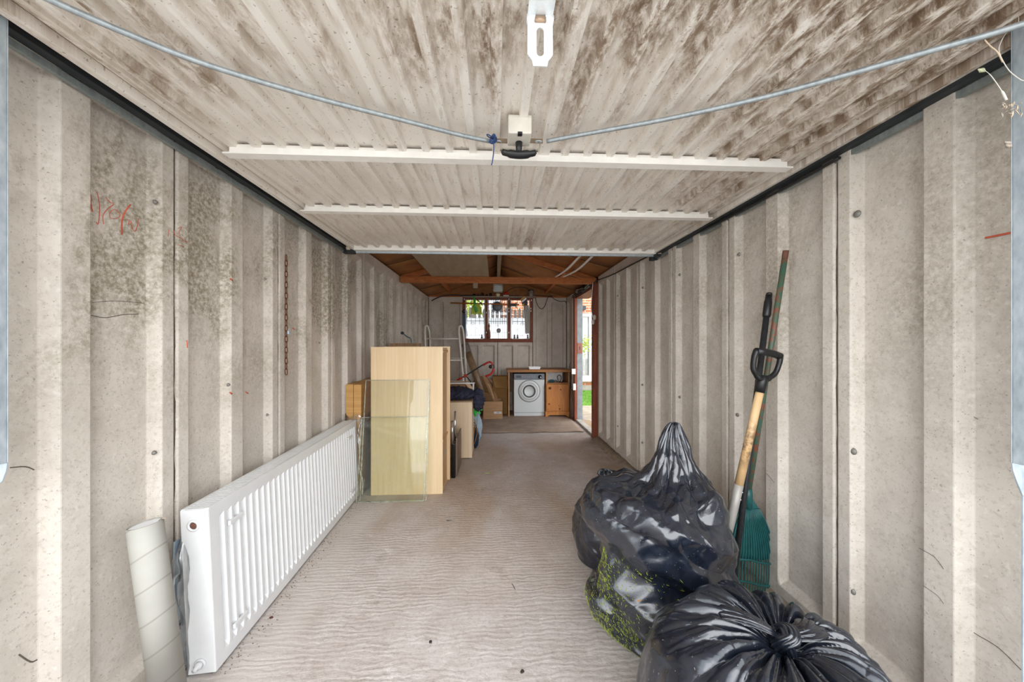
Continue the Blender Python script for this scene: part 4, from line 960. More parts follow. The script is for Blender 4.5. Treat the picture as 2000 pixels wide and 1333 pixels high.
# ================================================================== BIN BAGS
def smoothstep(x): x = np.clip(x, 0, 1); return x * x * (3 - 2 * x)
def ridges(P, seeds_n, lo, hi, rg, stretch=None, power=1.0):
    """bowls between sharp ridges: squared distance to the nearest of a set of points"""
    Sx = rg.uniform(lo, hi, (seeds_n, 3)); Q = P
    if stretch is not None:
        d, k = stretch; d = np.array(d) / np.linalg.norm(d); M = np.eye(3) - (1 - 1 / k) * np.outer(d, d); Q = P @ M.T; Sx = Sx @ M.T
    wgt = rg.uniform(0, 1, seeds_n); best = np.full(len(Q), 1e9)
    cell = (np.prod(np.array(hi) - np.array(lo)) / seeds_n) ** (1 / 3)
    for i in range(seeds_n):
        d2 = ((Q - Sx[i]) ** 2).sum(1) - wgt[i] * (cell * .4) ** 2
        best = np.minimum(best, d2)
    return np.sqrt(np.maximum(best + (cell * .25) ** 2, 0)) / cell      # cones: rises to ridges
def bag_surface(rings, nu, nv, folds, seed, twist=None):
    """rings: (z, cx, cy, rx, ry); folds: callable(U, T, P)->displacement along the normal"""
    R = np.array(rings, float); t = np.linspace(0, 1, len(R)); tv = np.linspace(0, 1, nv)
    def sm(col):
        y = R[:, col]; m = np.gradient(y, t); idx = np.clip(np.searchsorted(t, tv) - 1, 0, len(t) - 2); h = t[1] - t[0]; s_ = (tv - t[idx]) / h
        return (2 * s_**3 - 3 * s_**2 + 1) * y[idx] + (s_**3 - 2 * s_**2 + s_) * h * m[idx] + (-2 * s_**3 + 3 * s_**2) * y[idx + 1] + (s_**3 - s_**2) * h * m[idx + 1]
    z, cx, cy, rx, ry = [sm(i) for i in range(5)]
    rx = np.maximum(rx, .002); ry = np.maximum(ry, .002)
    U = np.linspace(0, 2 * PI, nu, endpoint=False)
    UU, TT = np.meshgrid(U, tv)
    X = cx[:, None] + rx[:, None] * np.cos(UU); Y = cy[:, None] + ry[:, None] * np.sin(UU); Z = np.repeat(z[:, None], nu, 1)
    P = np.stack([X, Y, Z], -1)
    for _ in range(1):
        du = np.roll(P, -1, 1) - np.roll(P, 1, 1); dv = np.gradient(P, axis=0); N = np.cross(du, dv)
        N /= np.linalg.norm(N, axis=-1, keepdims=True) + 1e-9
        c = np.stack([cx, cy, z], -1)[:, None, :]
        sg = np.sign((N * (P - c)).sum(-1, keepdims=True)); mid = np.sign(np.median(sg)) or 1; N *= mid
        P = P + N * folds(UU, TT, P)[..., None]
    P[..., 2] = np.maximum(P[..., 2], .003)
    return P
def crumple(P, rg, lo, hi, amp):
    Q = P.reshape(-1, 3); out = np.zeros(len(Q))
    w = .03 * np.stack([np.sin(9 * Q[:, 1] + 5 * Q[:, 2]), np.sin(8 * Q[:, 2] + 6 * Q[:, 0]), np.sin(10 * Q[:, 0] + 4 * Q[:, 1])], -1); Q = Q + w
    for n, st, a in ((50, ((1, .2, -.6), 2.6), .060), (300, ((-.6, .5, .8), 3.2), .040), (1400, ((.8, -.2, .5), 3.0), .015)):
        out += a * (ridges(Q, n, lo, hi, rg, st) - .45)
    return (out * amp).reshape(P.shape[:-1])

# --- bag A: tall bag with pulled-up peak, grass clippings on its flank
rg = np.random.default_rng(11)
zA = 1.60
def AX(px, z=zA): return atD(px, 675, z).x
def AZ(py, z=zA): return 1.3 - (py - 675) / 680 * z
yA = 1.58
def ringA(py, pl, pr, ryk=.9, dy=0.0):
    a, b = AX(pl), AX(pr); return (AZ(py), (a + b) / 2, yA + dy, (b - a) / 2, (b - a) / 2 * ryk)
ringsA = [(.003, .80, yA, .02, .02), (.006, .80, yA, .25, .24), (.05, .80, yA, .315, .28), ringA(1160, 1150, 1440, .85), ringA(1110, 1172, 1432, .9), ringA(1050, 1166, 1424, .95), ringA(992, 1143, 1410, .95), ringA(966, 1152, 1400, .9), ringA(950, 1172, 1394, .88),
          ringA(940, 1222, 1390, .85, .01), ringA(918, 1270, 1378, .8, .02), ringA(890, 1288, 1364, .8, .02), ringA(865, 1298, 1350, .8, .02), ringA(845, 1308, 1340, .8, .02), ringA(834, 1318, 1334, .7, .02), ringA(832, 1325, 1328, .6, .02)]
def foldA(U, T, P):
    d = crumple(P, np.random.default_rng(5), (.35, 1.2, 0), (1.25, 2.0, .95), 1.0)
    up = smoothstep((P[..., 2] - .52) / .2)
    pl = (np.abs(np.sin(U * 4.5 + 2.2 * P[..., 2] * 6)) ** .6 - .6) * .020 + (np.abs(np.sin(U * 8 + 1.5 - P[..., 2] * 9)) ** .7 - .6) * .008
    rr = np.clip((P[..., 2] - .70) / .2, 0, 1)
    d = d * (1 - .75 * smoothstep(rr)) + pl * up * (1 - .5 * rr)
    # big diagonal tension fold across the belly
    q = (P[..., 0] - .80) * .45 + (P[..., 2] - .40); d += .035 * (np.abs(((q * 5.2 + .3) % 1) - .5) * 2 - .5) * smoothstep((P[..., 2] - .1) / .1) * (1 - up)
    return d * smoothstep(P[..., 2] / .06)
PA = bag_surface(ringsA, 340, 300, foldA, 1)
bagA = thing('bin_bag', 'tall black bin bag with a pulled-up peak and grass clippings on its side', 'bin bag', (.80, yA, 0), 'black bin bags')
obj('bag_body', MB().grid(PA, closed_u=True), M_bag, bagA)
# the fold-over flap at its upper left
def flap(pts_a, pts_b, n=26, k=10, amp=.008, seed=1, bulge=.03):
    a = np.array(bez(pts_a, n)); b = np.array(bez(pts_b, n)); m = min(len(a), len(b)); P = []; r = np.random.default_rng(seed)
    ph = r.uniform(0, 6, 3)
    for i in range(m):
        row = []
        for j in range(k + 1):
            t = j / k; p = a[i] * (1 - t) + b[i] * t
            w = amp * (abs(math.sin(t * 7 + ph[0] + i * .03)) - .5) + amp * .7 * math.sin(i * .22 + ph[1] + 3 * t) + bulge * math.sin(PI * t)
            row.append(p + np.array([0, -1, .4]) * w)
        P.append(row)
    return MB().grid(np.array(P))
# grass clippings on the lower left flank
M_grass = plain('yellow_green_clippings', '8a9a22', .7, var=.45, vs=60, bump=0)
gm = MB(); cnt = 0
rr = random.Random(4)
PAf = PA
while cnt < 1500:
    j = rr.randrange(14, 150); i = rr.randrange(340); p = Vector(PAf[j, i]); ang = 2 * PI * i / 340
    front = math.cos(ang - math.radians(208))
    if front < .25 or p.z > .40: continue
    wgt = max(0, front) ** 2.2 * (1.0 if p.z < .38 else .4)
    wgt *= .10 + .90 * max(0, math.cos(ang - math.radians(190))) ** 8
    if rr.random() > wgt: continue
    nr = Vector((p.x - .80, p.y - yA, 0)).normalized(); q = p + nr * .0025; L = rr.uniform(.003, .010) * (1.3 if rr.random() < .15 else 1); a_ = rr.uniform(0, PI)
    tx = Vector((-nr.y, nr.x, 0)); d_ = (tx * math.cos(a_) + Vector((0, 0, 1)) * math.sin(a_)) * L; w_ = nr.cross(d_).normalized() * rr.uniform(.0005, .0011)
    gm.add([q - d_, q + w_ + nr * .001, q + d_, q - w_], [(0, 1, 2, 3)]); cnt += 1
obj('grass_clippings', gm, M_grass, bagA, label='yellow-green grass clippings stuck to the plastic', kind='stuff')
lf = MB(); p_ = atD(1243, 1175, 1.30)
obj('dead_leaf', MB().add([p_, p_ + Vector((.008, -.002, .006)), p_ + Vector((.022, 0, .004)), p_ + Vector((.012, .002, -.004))], [(0, 1, 2, 3)]), plain('tan_leaf', 'b98a63', .8), bagA, solid=.001)

# --- bag B: smaller tied bag behind it
zB = 2.12
def ringB(py, pl, pr, k=.9):
    a, b = atD(pl, 675, zB).x, atD(pr, 675, zB).x; return (1.3 - (py - 675) / 680 * zB, (a + b) / 2, 2.10, (b - a) / 2, (b - a) / 2 * k)
ringsB = [(.003, .68, 2.10, .02, .02), (.006, .68, 2.10, .16, .15), ringB(1080, 1128, 1270), ringB(1050, 1119, 1280), ringB(1015, 1118, 1285), ringB(980, 1128, 1280), ringB(960, 1145, 1262), ringB(950, 1160, 1235, .7), ringB(940, 1165, 1215, .6), ringB(926, 1160, 1216, .5), ringB(914, 1170, 1200, .4), ringB(911, 1183, 1188, .3)]
def foldB(U, T, P):
    d = crumple(P, np.random.default_rng(9), (.3, 1.7, 0), (1.1, 2.5, .8), .8)
    d += (np.abs(np.sin(U * 7 + 5 * P[..., 2])) ** .7 - .6) * .016 * smoothstep((P[..., 2] - .2) / .2)
    return d * smoothstep(P[..., 2] / .05)
bagB = thing('bin_bag', 'smaller round black bin bag half hidden behind the tall one', 'bin bag', (.68, 2.10, 0), 'black bin bags')
obj('bag_body', MB().grid(bag_surface(ringsB, 220, 150, foldB, 2), closed_u=True), M_bag, bagB)

# --- bag C: knotted bag in front
kC = atD(1528, 1252, 1.02)                            # the knot
cC = Vector((.80, .93, 0))
zt = kC.z + .01
def foldC(U, T, P):
    d = crumple(P, np.random.default_rng(21), (.3, .45, 0), (1.3, 1.4, .7), .75)
    dx = P[..., 0] - kC.x; dy = P[..., 1] - kC.y; ra = np.sqrt(dx * dx + dy * dy); an = np.arctan2(dy, dx)
    k1 = np.abs(np.sin(an * 9 + 1.6 * np.sin(an * 2.3) + 3.0 * ra)) ** .55 - .62
    k2 = np.abs(np.sin(an * 17 + 2 * np.sin(an * 3.1 + 1) - 2 * ra)) ** .6 - .62
    top = smoothstep((P[..., 2] - .28) / .16)
    env = np.exp(-((ra - .13) / .15) ** 2)
    near = smoothstep((ra - .01) / .06)
    return (d * (1 - .6 * top * np.exp(-(ra / .2) ** 2)) + top * near * env * (k1 * .036 + k2 * .014)) * smoothstep(P[..., 2] / .06)
def rC(z, cx, cy, rx, ry): return (z, cx, cy, rx, ry)
ringsC = [rC(.003, .80, .95, .02, .02), rC(.006, .80, .95, .25, .25), rC(.06, .79, .95, .31, .31), rC(.18, .775, .96, .335, .335), rC(.30, .775, .96, .335, .335), rC(.385, .785, .96, .315, .31), rC(.445, .80, .965, .27, .26), rC(.480, .815, .97, .21, .20), rC(.488, .825, .975, .155, .14), rC(.470, .835, .98, .10, .085), rC(.445, kC.x, kC.y, .05, .04), rC(.438, kC.x, kC.y, .012, .01)]
ringsC = [(z * .965, cx - .008, cy, rx * .975, ry) for z, cx, cy, rx, ry in ringsC]
PC = bag_surface(ringsC, 400, 280, foldC, 3)
bagC = thing('bin_bag', 'knotted black bin bag nearest the camera, neck twisted into a knot', 'bin bag', (.80, .95, 0), 'black bin bags')
obj('bag_body', MB().grid(PC, closed_u=True), M_bag, bagC)
kz_ = Vector((kC.x, kC.y, .440))
# knot: a rope of gathered plastic wound once, with flared tails left-back and right-front
def rope(pts, r0, nst, tw, name, seed, flare=None, n=72):
    pts = bez(pts, 10); m = len(pts); r = np.random.default_rng(seed); P = []; prev = None
    ph = r.uniform(0, 6, 3)
    for i, p in enumerate(pts):
        t = i / (m - 1); tg = (pts[min(i + 1, m - 1)] - pts[max(i - 1, 0)]).normalized()
        x = tg.cross(Vector((0, 0, 1))) if prev is None else prev - tg * prev.dot(tg); x.normalize(); prev = x; y = tg.cross(x)
        R_ = r0(t); fx, fy = flare(t) if flare else (1, 1); row = []
        for k in range(n):
            a = 2 * PI * k / n; g = 1 + .22 * (abs(math.sin(a * nst / 2 + tw * t * 6 + ph[0])) ** .6 - .6) * 1.4 + .08 * math.sin(5 * a + ph[1] + 9 * t)
            row.append(tuple(p + x * math.cos(a) * R_ * g * fx + y * math.sin(a) * R_ * g * fy))
        P.append(row)
    return obj(name, MB().grid(np.array(P), closed_u=True), M_bag, bagC)
K = kz_
rope([K + Vector((-.018, .0, -.02)), K + Vector((-.012, -.022, .008)), K + Vector((.008, -.028, .022)), K + Vector((.022, -.006, .024)), K + Vector((.020, .018, .010)), K + Vector((.0, .022, -.004)), K + Vector((-.015, .01, -.02))], lambda t: .017, 9, 1.5, 'knot', 2)
rope([K + Vector((.0, -.035, -.025)), K + Vector((-.004, -.026, .012)), K + Vector((.004, -.004, .028)), K + Vector((.006, .02, .012))], lambda t: .012, 7, 1, 'knot', 3)
rope([K + Vector((-.005, .004, .0)), K + Vector((-.035, .018, .018)), K + Vector((-.075, .045, .026)), K + Vector((-.115, .075, .022)), K + Vector((-.135, .09, .014))], lambda t: .010 + .020 * t - (.012 * max(0, t - .85) / .15), 11, .5, 'gathered_tail', 4, lambda t: (1.1 + .35 * t, .6))
rope([K + Vector((.008, -.004, .004)), K + Vector((.035, -.008, .020)), K + Vector((.065, -.008, .024)), K + Vector((.095, .006, .02)), K + Vector((.115, .018, .012)), K + Vector((.125, .024, .004))], lambda t: .011 + .020 * math.sin(PI * min(1, t * 1.1) * .62), 11, .6, 'gathered_tail', 5, lambda t: (1.2, .55))

# ================================================================== GARDEN TOOLS
# leaf rake
ht = atX(1535, 490, 1.385); nk = atD(1461, 968, 1.80)
rk = thing('leaf_rake', 'teal plastic leaf rake with green metal handle leaning on the right wall', 'rake', nk)
Mg = NT('chipped_green_paint'); v = Mg.pos(); n_ = Mg.noise(v, 28, 5, .7)
Mg.color(Mg.mix(Mg.ramp(n_, .50, .56), srgb('44604f'), srgb('7d4c3a'))); Mg.rough(.5)
obj('handle', MB().tube([nk - (ht - nk).normalized() * .02, nk + (ht - nk) * .5, ht], .0125, 14), Mg.m, rk)
M_tl = plain('teal_plastic', '1b5555', .42, var=.22, vs=25, bump=.1)
footL, footR = atD(1385, 1195, 1.83), atD(1500, 1180, 1.86)
footL.z = max(footL.z, .03)
nkb = nk + Vector((0, -.0, -.01))
def fp(u, t):            # point on the fan, u across, t from neck to foot
    e = footL * (1 - u) + footR * u; e.z -= .03 * math.sin(PI * u)
    a = nkb + Vector(((u - .5) * .03, 0, 0)); p = a * (1 - t) + e * t
    bow = .055 * math.sin(PI * min(t, 1) * .55) * math.sin(PI * (.15 + .7 * u)) + .05 * max(0, t - .85)
    p.x += (u - .5) * .13 * math.sin(PI * min(1, t * 1.1)) ** .8; return p + Vector((0, -bow, 0))
P = [[tuple(fp(i / 24, .02 + .52 * j / 10)) for i in range(25)] for j in range(11)]
obj('fan_web', MB().grid(np.array(P)), M_tl, rk, solid=.004)
for k in range(22):
    u = k / 21
    ps = [fp(u, .10 + .90 * j / 9) + Vector((0, -.004, 0)) for j in range(10)]; ps.append(ps[-1] + Vector((0, -.02, -.006)))
    obj('tine', MB().tube(ps, [.0042] * 11 if k not in (0, 21) else [.006] * 11, 4, flat=.8), M_tl, rk)
for t_ in (.54, .74): obj('cross_brace', MB().tube([fp(i / 12, t_ + .05 * abs(i / 12 - .5) * 2) + Vector((0, -.006, 0)) for i in range(13)], .0055, 6), M_tl, rk)
obj('neck_socket', MB().tube([nk + Vector((0, 0, .035)), nk, fp(.5, .10)], [.018, .021, .017], 12), M_tl, rk)
obj('handle_tip', MB().lathe([(.0126, -.04), (.0128, -.002), (.011, 0), (.009, -.004)], ht + (ht - nk).normalized() * .001, (ht - nk).normalized(), 14), plain('rust_brown_tip', '6e4638', .7, var=.3), rk)
# black tubular tool
bt, bb = atD(1502, 577, 1.72), atD(1436, 1110, 1.66); dv_ = (bb - bt); bb = bt + dv_ * ((bt.z - .01) / (bt.z - bb.z))
bkp = thing('black_pole', 'black metal garden pole with ribbed grip between shovel and leaf rake', 'pole', bb)
obj('shaft', MB().tube([bt, (bt + bb) / 2, bb], .0135, 14), plain('black_painted_steel', '26282b', .45, .2, var=.35, vs=60, bump=.2), bkp)
dn = dv_.normalized()
obj('grip', MB().tube([bt - dn * .0, bt + dn * .03, bt + dn * .032, bt + dn * .10, bt + dn * .11], [.014, .016, .0175, .0175, .0155], 16), M_black, bkp)
obj('end_cap', MB().tube([bt - dn * .012, bt], [.012, .0145], 14), M_black, bkp)
# shovel
s1 = atD(1487, 752, 1.60); s2 = atD(1443, 948, 1.62); s3 = atD(1412, 1030, 1.63); ds = (s2 - s1).normalized()
s4 = s2 + ds * ((s2.z - .20) / -ds.z); 
sv = thing('shovel', 'wooden-shafted shovel with black D-handle standing behind the bin bags', 'shovel', s4)
Mw = wood('worn_ash_shaft', 'b58a5c', 'dcb888', (12, 12, 4), .45, dist=1.0)
Mst = NT('stained_ash_shaft'); v = Mst.pos(); n1 = Mst.noise(Mst.pos((20, 20, 3)), 1, 5, .6, .5); n2 = Mst.noise(v, 14, 5, .7)
c_ = Mst.mix(Mst.ramp(n1, .3, .7), srgb('bd9463'), srgb('dfbf93')); sx = Mst.n('ShaderNodeSeparateXYZ'); Mst.l(v, sx.inputs[0])
k_ = Mst.math('MULTIPLY', Mst.ramp(n2, .45, .55), Mst.math('MULTIPLY', Mst.ramp(sx.outputs[2], .72, .80), Mst.ramp(sx.outputs[2], .98, .88)))
Mst.color(Mst.mix(Mst.math('MULTIPLY', k_, .75), c_, srgb('4a3524'))); Mst.rough(.45)
obj('shaft', MB().tube([s1 + ds * .01, (s1 + s2) / 2, s2], [.0165, .018, .0185], 16), Mst.m, sv)
obj('socket', MB().tube([s2 - ds * .003, s2 + ds * .10, s4], [.0195, .019, .017], 16), plain('grey_painted_socket', '9b9691', .5, .2, var=.1), sv)
for k in (.03, .065): obj('rivet', MB().lathe([(.004, 0), (.003, .003), (0, .004)], s2 + ds * k + Vector((.012, -.014, 0)), (.6, -.8, 0), 8), M_galv, sv)
bl0 = s4; P = []
for j in range(9):
    t = j / 8; w = .075 * (1 if t < .7 else math.sqrt(max(0, 1 - ((t - .7) / .32) ** 2))); c_ = bl0 + Vector((ds.x * .2 * t, ds.y * .2 * t, -.195 * t))
    P.append([(c_.x + w * (i / 6 - .5) * 2, c_.y + .018 * ((i / 6 - .5) * 2) ** 2 * -1, c_.z) for i in range(7)])
obj('blade', MB().grid(np.array(P)), plain('worn_steel_blade', '8b8f90', .5, .5), sv, solid=.003)
up_ = -ds; side = Vector((1, .12, 0)); side = (side - up_ * side.dot(up_)).normalized()
hc = s1
def hd(a, b): return hc + side * a + up_ * b
hw = .066
obj('d_grip', MB().tube([hd(-hw, .145), hd(-hw * .4, .150), hd(hw * .4, .150), hd(hw, .145)], .0165, 14), M_black, sv)
for sgn in (-1, 1):
    obj('d_arm', MB().tube(bez([hd(sgn * hw, .150), hd(sgn * hw * 1.04, .11), hd(sgn * hw * .90, .065), hd(sgn * hw * .45, .035), hd(0, .022)], 5), [.015] * 5 + [.014] * 5 + [.015] * 5 + [.018] * 5 + [.02], 12, flat=.8), M_black, sv)
obj('d_socket', MB().tube([hd(0, .045), hd(0, .01), hd(0, -.035)], [.020, .022, .0205], 16), M_black, sv)

# ================================================================== CHAIN AND PADLOCK
q0 = atX(558, 500, XL); zc_ = 2.16
chn = thing('rusty_chain', 'rusty iron chain hanging on the left wall from a panel joint', 'chain', (q0.x, q0.y, q0.z))
xk = XL + .010; zz = 1.3 + (675 - 498) / 680 * 2.155; yk = atX(559, 650, xk).y; k = 0
while zz > 1.3 - (733 - 675) / 680 * 2.155 + .03:
    a_ = k % 2; R_ = []
    for t in np.linspace(0, 2 * PI, 13)[:-1]:
        w = .0075 * math.cos(t); h = .013 * math.sin(t) + (.008 if math.sin(t) > 0 else -.008)
        R_.append((xk + (w if a_ else 0), yk + (0 if a_ else w) , zz - .02 + h))
    obj('link', MB().tube(R_, .0024, 6, closed=True), M_rust, chn); zz -= .0335; k += 1
zp = 1.3 - (648 - 675) / 680 * 2.155
plk = thing('padlock', 'small steel padlock hanging on the rusty chain', 'padlock', (xk + .012, yk, zp))
obj('lock_body', MB().b2((xk + .006, yk - .004, zp - .018), (xk + .018, yk + .020, zp + .006)), M_galv, plk, bevel=.003)
obj('shackle', MB().tube([(xk + .012, yk + .008 + .007 * math.cos(t), zp + .008 + .014 * math.sin(t)) for t in np.linspace(0, PI, 9)], .0022, 6), M_galv, plk)

# ================================================================== WINDOW SHELF AND HANGING THINGS
ys = YB - .06
def yb(px, py, y=ys): return atY(px, py, y)
a_, b_ = yb(905, 580.5), yb(1046, 580.5)
obj('wall_shelf', MB().b2((a_.x, YB - .14, a_.z - .008), (b_.x, YB - .002, a_.z + .008)), plain('pale_shelf', '9d8c7c', .7), label='narrow shelf crowded with odds and ends above the window', cat='shelf', origin=(a_.x, YB, a_.z))
zs_ = a_.z + .009
# floodlight
f0, f1 = yb(963, 555.5, 6.55), yb(982.5, 571, 6.55)
fl = thing('floodlight', 'grey framed halogen floodlight hanging above the window', 'floodlight', ((f0.x + f1.x) / 2, 6.55, f0.z))
m = MB(); t_ = .018
m.b2((f0.x, 6.53, f1.z), (f0.x + t_, 6.56, f0.z)).b2((f1.x - t_, 6.53, f1.z), (f1.x, 6.56, f0.z)).b2((f0.x, 6.53, f0.z - t_), (f1.x, 6.56, f0.z)).b2((f0.x, 6.53, f1.z), (f1.x, 6.56, f1.z + t_))
obj('frame', m, plain('grey_frame', 'b9b5ac', .5), fl)
obj('reflector', MB().b2((f0.x + .01, 6.585, f1.z + .01), (f1.x - .01, 6.60, f0.z - .01)), plain('chrome2', 'd5d8d6', .25, .6, bump=.6, bs=30), fl)
obj('housing', MB().b2((f0.x + .006, 6.60, f1.z + .006), (f1.x - .006, 6.66, f0.z - .006)), plain('grey_frame', 'b9b5ac', .5), fl)
obj('lens', MB().b2((f0.x + t_, 6.545, f1.z + t_), (f1.x - t_, 6.549, f0.z - t_)), M_glass, fl)
obj('sensor', MB().lathe([(0, -.035), (.03, -.03), (.042, 0), (.03, .03), (0, .035)], yb(972.5, 576, 6.6), (0, -.3, 1), 18), plain('cream_sensor', 'cdbf9f', .4), fl)
obj('bracket', MB().tube([((f0.x + f1.x) / 2, 6.62, f0.z - .01), ((f0.x + f1.x) / 2, 6.64, f0.z + .10)], .008, 6), M_black, fl)
# clutter on the shelf
cl = [('black_tin', 'small black tin on the window shelf', 909, .018, .03, '1b1a1a'), ('black_jar', 'short black jar on the window shelf beside a tin', 914.5, .022, .026, '201d1c'), ('black_pot', 'squat dark pot on the window shelf', 926, .03, .05, '1e1b19'),
      ('dark_bottle', 'dark bottle lying-low on the window shelf', 934, .02, .035, '2a2420'), ('brown_pot', 'reddish brown pot on the window shelf', 942, .028, .075, '3a1e16'), ('grey_tin', 'dark grey tin on the window shelf left of floodlight', 951, .022, .045, '242223'), ('black_cup', 'black cup on the window shelf under the floodlight', 958, .026, .07, '181717')]
for nm, lab, px, r_, h_, c_ in cl:
    p_ = yb(px, 578, 6.80); obj(nm, MB().lathe([(r_ * .9, 0), (r_, .004), (r_, h_ * .7), (r_ * .75, h_ * .85), (r_ * .7, h_), (0, h_)], (p_.x, 6.80, zs_), n=14), plain('c' + nm, c_, .5), label=lab.replace('lying-low ', ''), cat='container', group='odds and ends on the window shelf')
p_ = yb(988, 575, 6.80)
rc = thing('red_can', 'red spray can lying among jars on the window shelf', 'can', (p_.x, 6.8, zs_))
obj('body', MB().tube([(p_.x - .035, 6.80, zs_ + .062), (p_.x + .045, 6.80, zs_ + .062)], .03, 16), M_redp, rc); obj('tip', MB().tube([(p_.x, 6.80, zs_ + .09), (p_.x, 6.80, zs_ + .115)], .010, 8), M_redp, rc)
obj('cradle', MB().b2((p_.x - .05, 6.76, zs_), (p_.x + .05, 6.84, zs_ + .031)), plain('pale_plastic_box', 'c7c8cf', .4), rc)
for k in range(4):
    x = p_.x - .04 + k * .026; obj('tube_cap', MB().lathe([(.010, 0), (.010, .028), (0, .029)], (x, 6.755 - .012, zs_), n=10), plain('white_cap', 'e6e6ea', .4), label='small white cap in a row on the window shelf', cat='cap', group='white caps on the window shelf')
for k, px in enumerate((999, 1004, 1009, 1013)):
    p2 = yb(px, 577, 6.78); obj('glass_bottle', MB().tube([(p2.x - .018, 6.77 + .01 * (k % 2), zs_ + .013), (p2.x + .018, 6.79, zs_ + .013)], .012, 10), plain('smoky_bottle', '5b6167', .15, bump=0), label='small grey bottle lying on the window shelf', cat='bottle', group='small bottles on the window shelf')
p2 = yb(1037, 572, 6.78)
jr = thing('glass_jar', 'cylindrical grey glass jar at the right end of the window shelf', 'jar', (p2.x, 6.78, zs_))
obj('jar_body', MB().lathe([(.052, 0), (.056, .006), (.056, .10), (.045, .115), (.045, .12), (0, .12)], (p2.x, 6.78, zs_), n=24), plain('grey_jar', '8a8880', .25, var=.2, bump=0), jr)
obj('lid', MB().lathe([(.048, .12), (.048, .135), (0, .136)], (p2.x, 6.78, zs_), n=24), M_dark, jr)
obj('black_hose', MB().tube(bez([yb(a, b, 6.7) for a, b in ((843, 588), (850, 584), (862, 579), (875, 577), (890, 577), (905, 577.5))] + [yb(925, 578, 6.74), yb(950, 578.5, 6.74)], 6), .011, 8), M_black, label='black hose arching from the left wall to the window shelf', cat='hose', origin=yb(905, 578, 6.7))
obj('wire', MB().tube(bez([yb(a, b, 6.6) for a, b in ((990, 570), (1002, 563), (1015, 561), (1028, 563), (1034, 569))], 6), .006, 6), M_cable, label='black wire looping over the window shelf to the grey jar', cat='wire', origin=yb(990, 570, 6.6))
obj('blue_tape', MB().lathe([(.03, 0), (.034, .0), (.034, .014), (.03, .014)], yb(901, 578.5, 6.78), n=20), plain('blue_roll', '35537d', .5), label='blue tape roll at the left end of the window shelf', cat='tape', origin=yb(901, 578.5, 6.78))
# broom pole lying across the window
pa, pb = yb(880, 592, 6.74), yb(1014, 595.5, 6.74)
br = thing('broom_handle', 'orange-brown wooden pole hung level across the window', 'pole', pa)
obj('pole', MB().tube([pa, pb], .014, 10), wood('pole_wood', '9a5620', 'c98434', (3, 30, 30)), br)
a1, b1_ = yb(995, 596, 6.735), yb(1007, 596, 6.735)
obj('tape_wrap', MB().tube([a1, b1_], .030, 12), plain('grey_tape_wrap', '5c5a5b', .7, var=.3, vs=90), br)
obj('tape_tail', MB().b2((b1_.x, 6.73, b1_.z - .06), (b1_.x + .02, 6.735, b1_.z + .05)), plain('grey_tape_wrap', '5c5a5b', .7), br)
# dustpan and brush
M_lime = plain('lime_plastic', 'b5c811', .35, var=.08); M_lg = plain('leaf_green_plastic', '35a42c', .4)
dp = thing('dustpan', 'lime green dustpan hanging in the window', 'dustpan', yb(925, 582, 6.70))
def yl(lst, y): return [yb(880 + a / 9.52, 540 + b / 9.52, y) for a, b in lst]
obj('pan', MB().prism(yl([(400, 560), (430, 530), (530, 530), (560, 590), (580, 700), (380, 705), (385, 620)], 6.69), (0, .012, 0)), M_lime, dp, bevel=.004)
obj('pan_rim', MB().tube(yl([(385, 700), (385, 620), (405, 560), (430, 530), (530, 530), (562, 590), (578, 700)], 6.685), .008, 6), M_lime, dp)
obj('pan_handle', MB().prism(yl([(430, 535), (420, 370), (432, 360), (450, 380), (480, 535)], 6.69), (0, .012, 0)), M_lg, dp, bevel=.003)
obj('price_tag', MB().prism(yl([(380, 715), (465, 712), (465, 768), (380, 770)], 6.688), (0, .002, 0)), M_white, dp)
bh = thing('hand_brush', 'green hand brush clipped over the lime dustpan', 'brush', yb(930, 600, 6.66))
obj('stock', MB().prism(yl([(425, 560), (440, 520), (500, 600), (510, 650), (475, 665), (440, 620)], 6.66), (0, .015, 0)), M_lg, bh, bevel=.004)
obj('bristles', MB().prism(yl([(432, 565), (455, 640), (480, 662), (480, 690), (445, 640)], 6.675), (0, .012, 0)), plain('dark_bristle', '1e6b3c', .9), bh)
obj('brush_handle', MB().tube(yl([(440, 540), (432, 460), (425, 375)], 6.66), .009, 8), M_lg, bh)
obj('dark_hook', MB().tube(bez(yl([(480, 430), (530, 470), (570, 510), (600, 545)], 6.66), 5), .010, 6), M_black, label='dark bent tool hanging beside the dustpan', cat='tool', origin=yb(935, 590, 6.66))
# blue level hanging at the left jamb
bz = thing('spirit_level', 'navy blue slotted tool hanging on the left window jamb', 'tool', yb(906, 612, 6.82))
L0 = yl([(220, 700), (280, 700), (275, 1110), (232, 1110)], 6.82)
obj('blade', MB().prism(L0, (0, .012, 0)), plain('navy_enamel', '223b5c', .45, var=.2), bz)
obj('dial', MB().lathe([(.032, -.006), (.034, 0), (.028, .010), (0, .012)], yl([(245, 655)], 6.81)[0], (0, -1, 0), 20), plain('dark_dial', '1c2130', .2, bump=0), bz)
obj('painted_glint', MB().lathe([(.010, 0), (0, .004)], yl([(258, 648)], 6.797)[0], (0, -1, 0), 10), M_white, bz)  # white spot standing in for a highlight on the dial
for k in range(9): obj('slot', MB().lathe([(.005, 0), (0, .001)], yl([(252, 740 + k * 40)], 6.819)[0], (0, -1, 0), 8), plain('navy_dark', '101a2b', .6), bz)
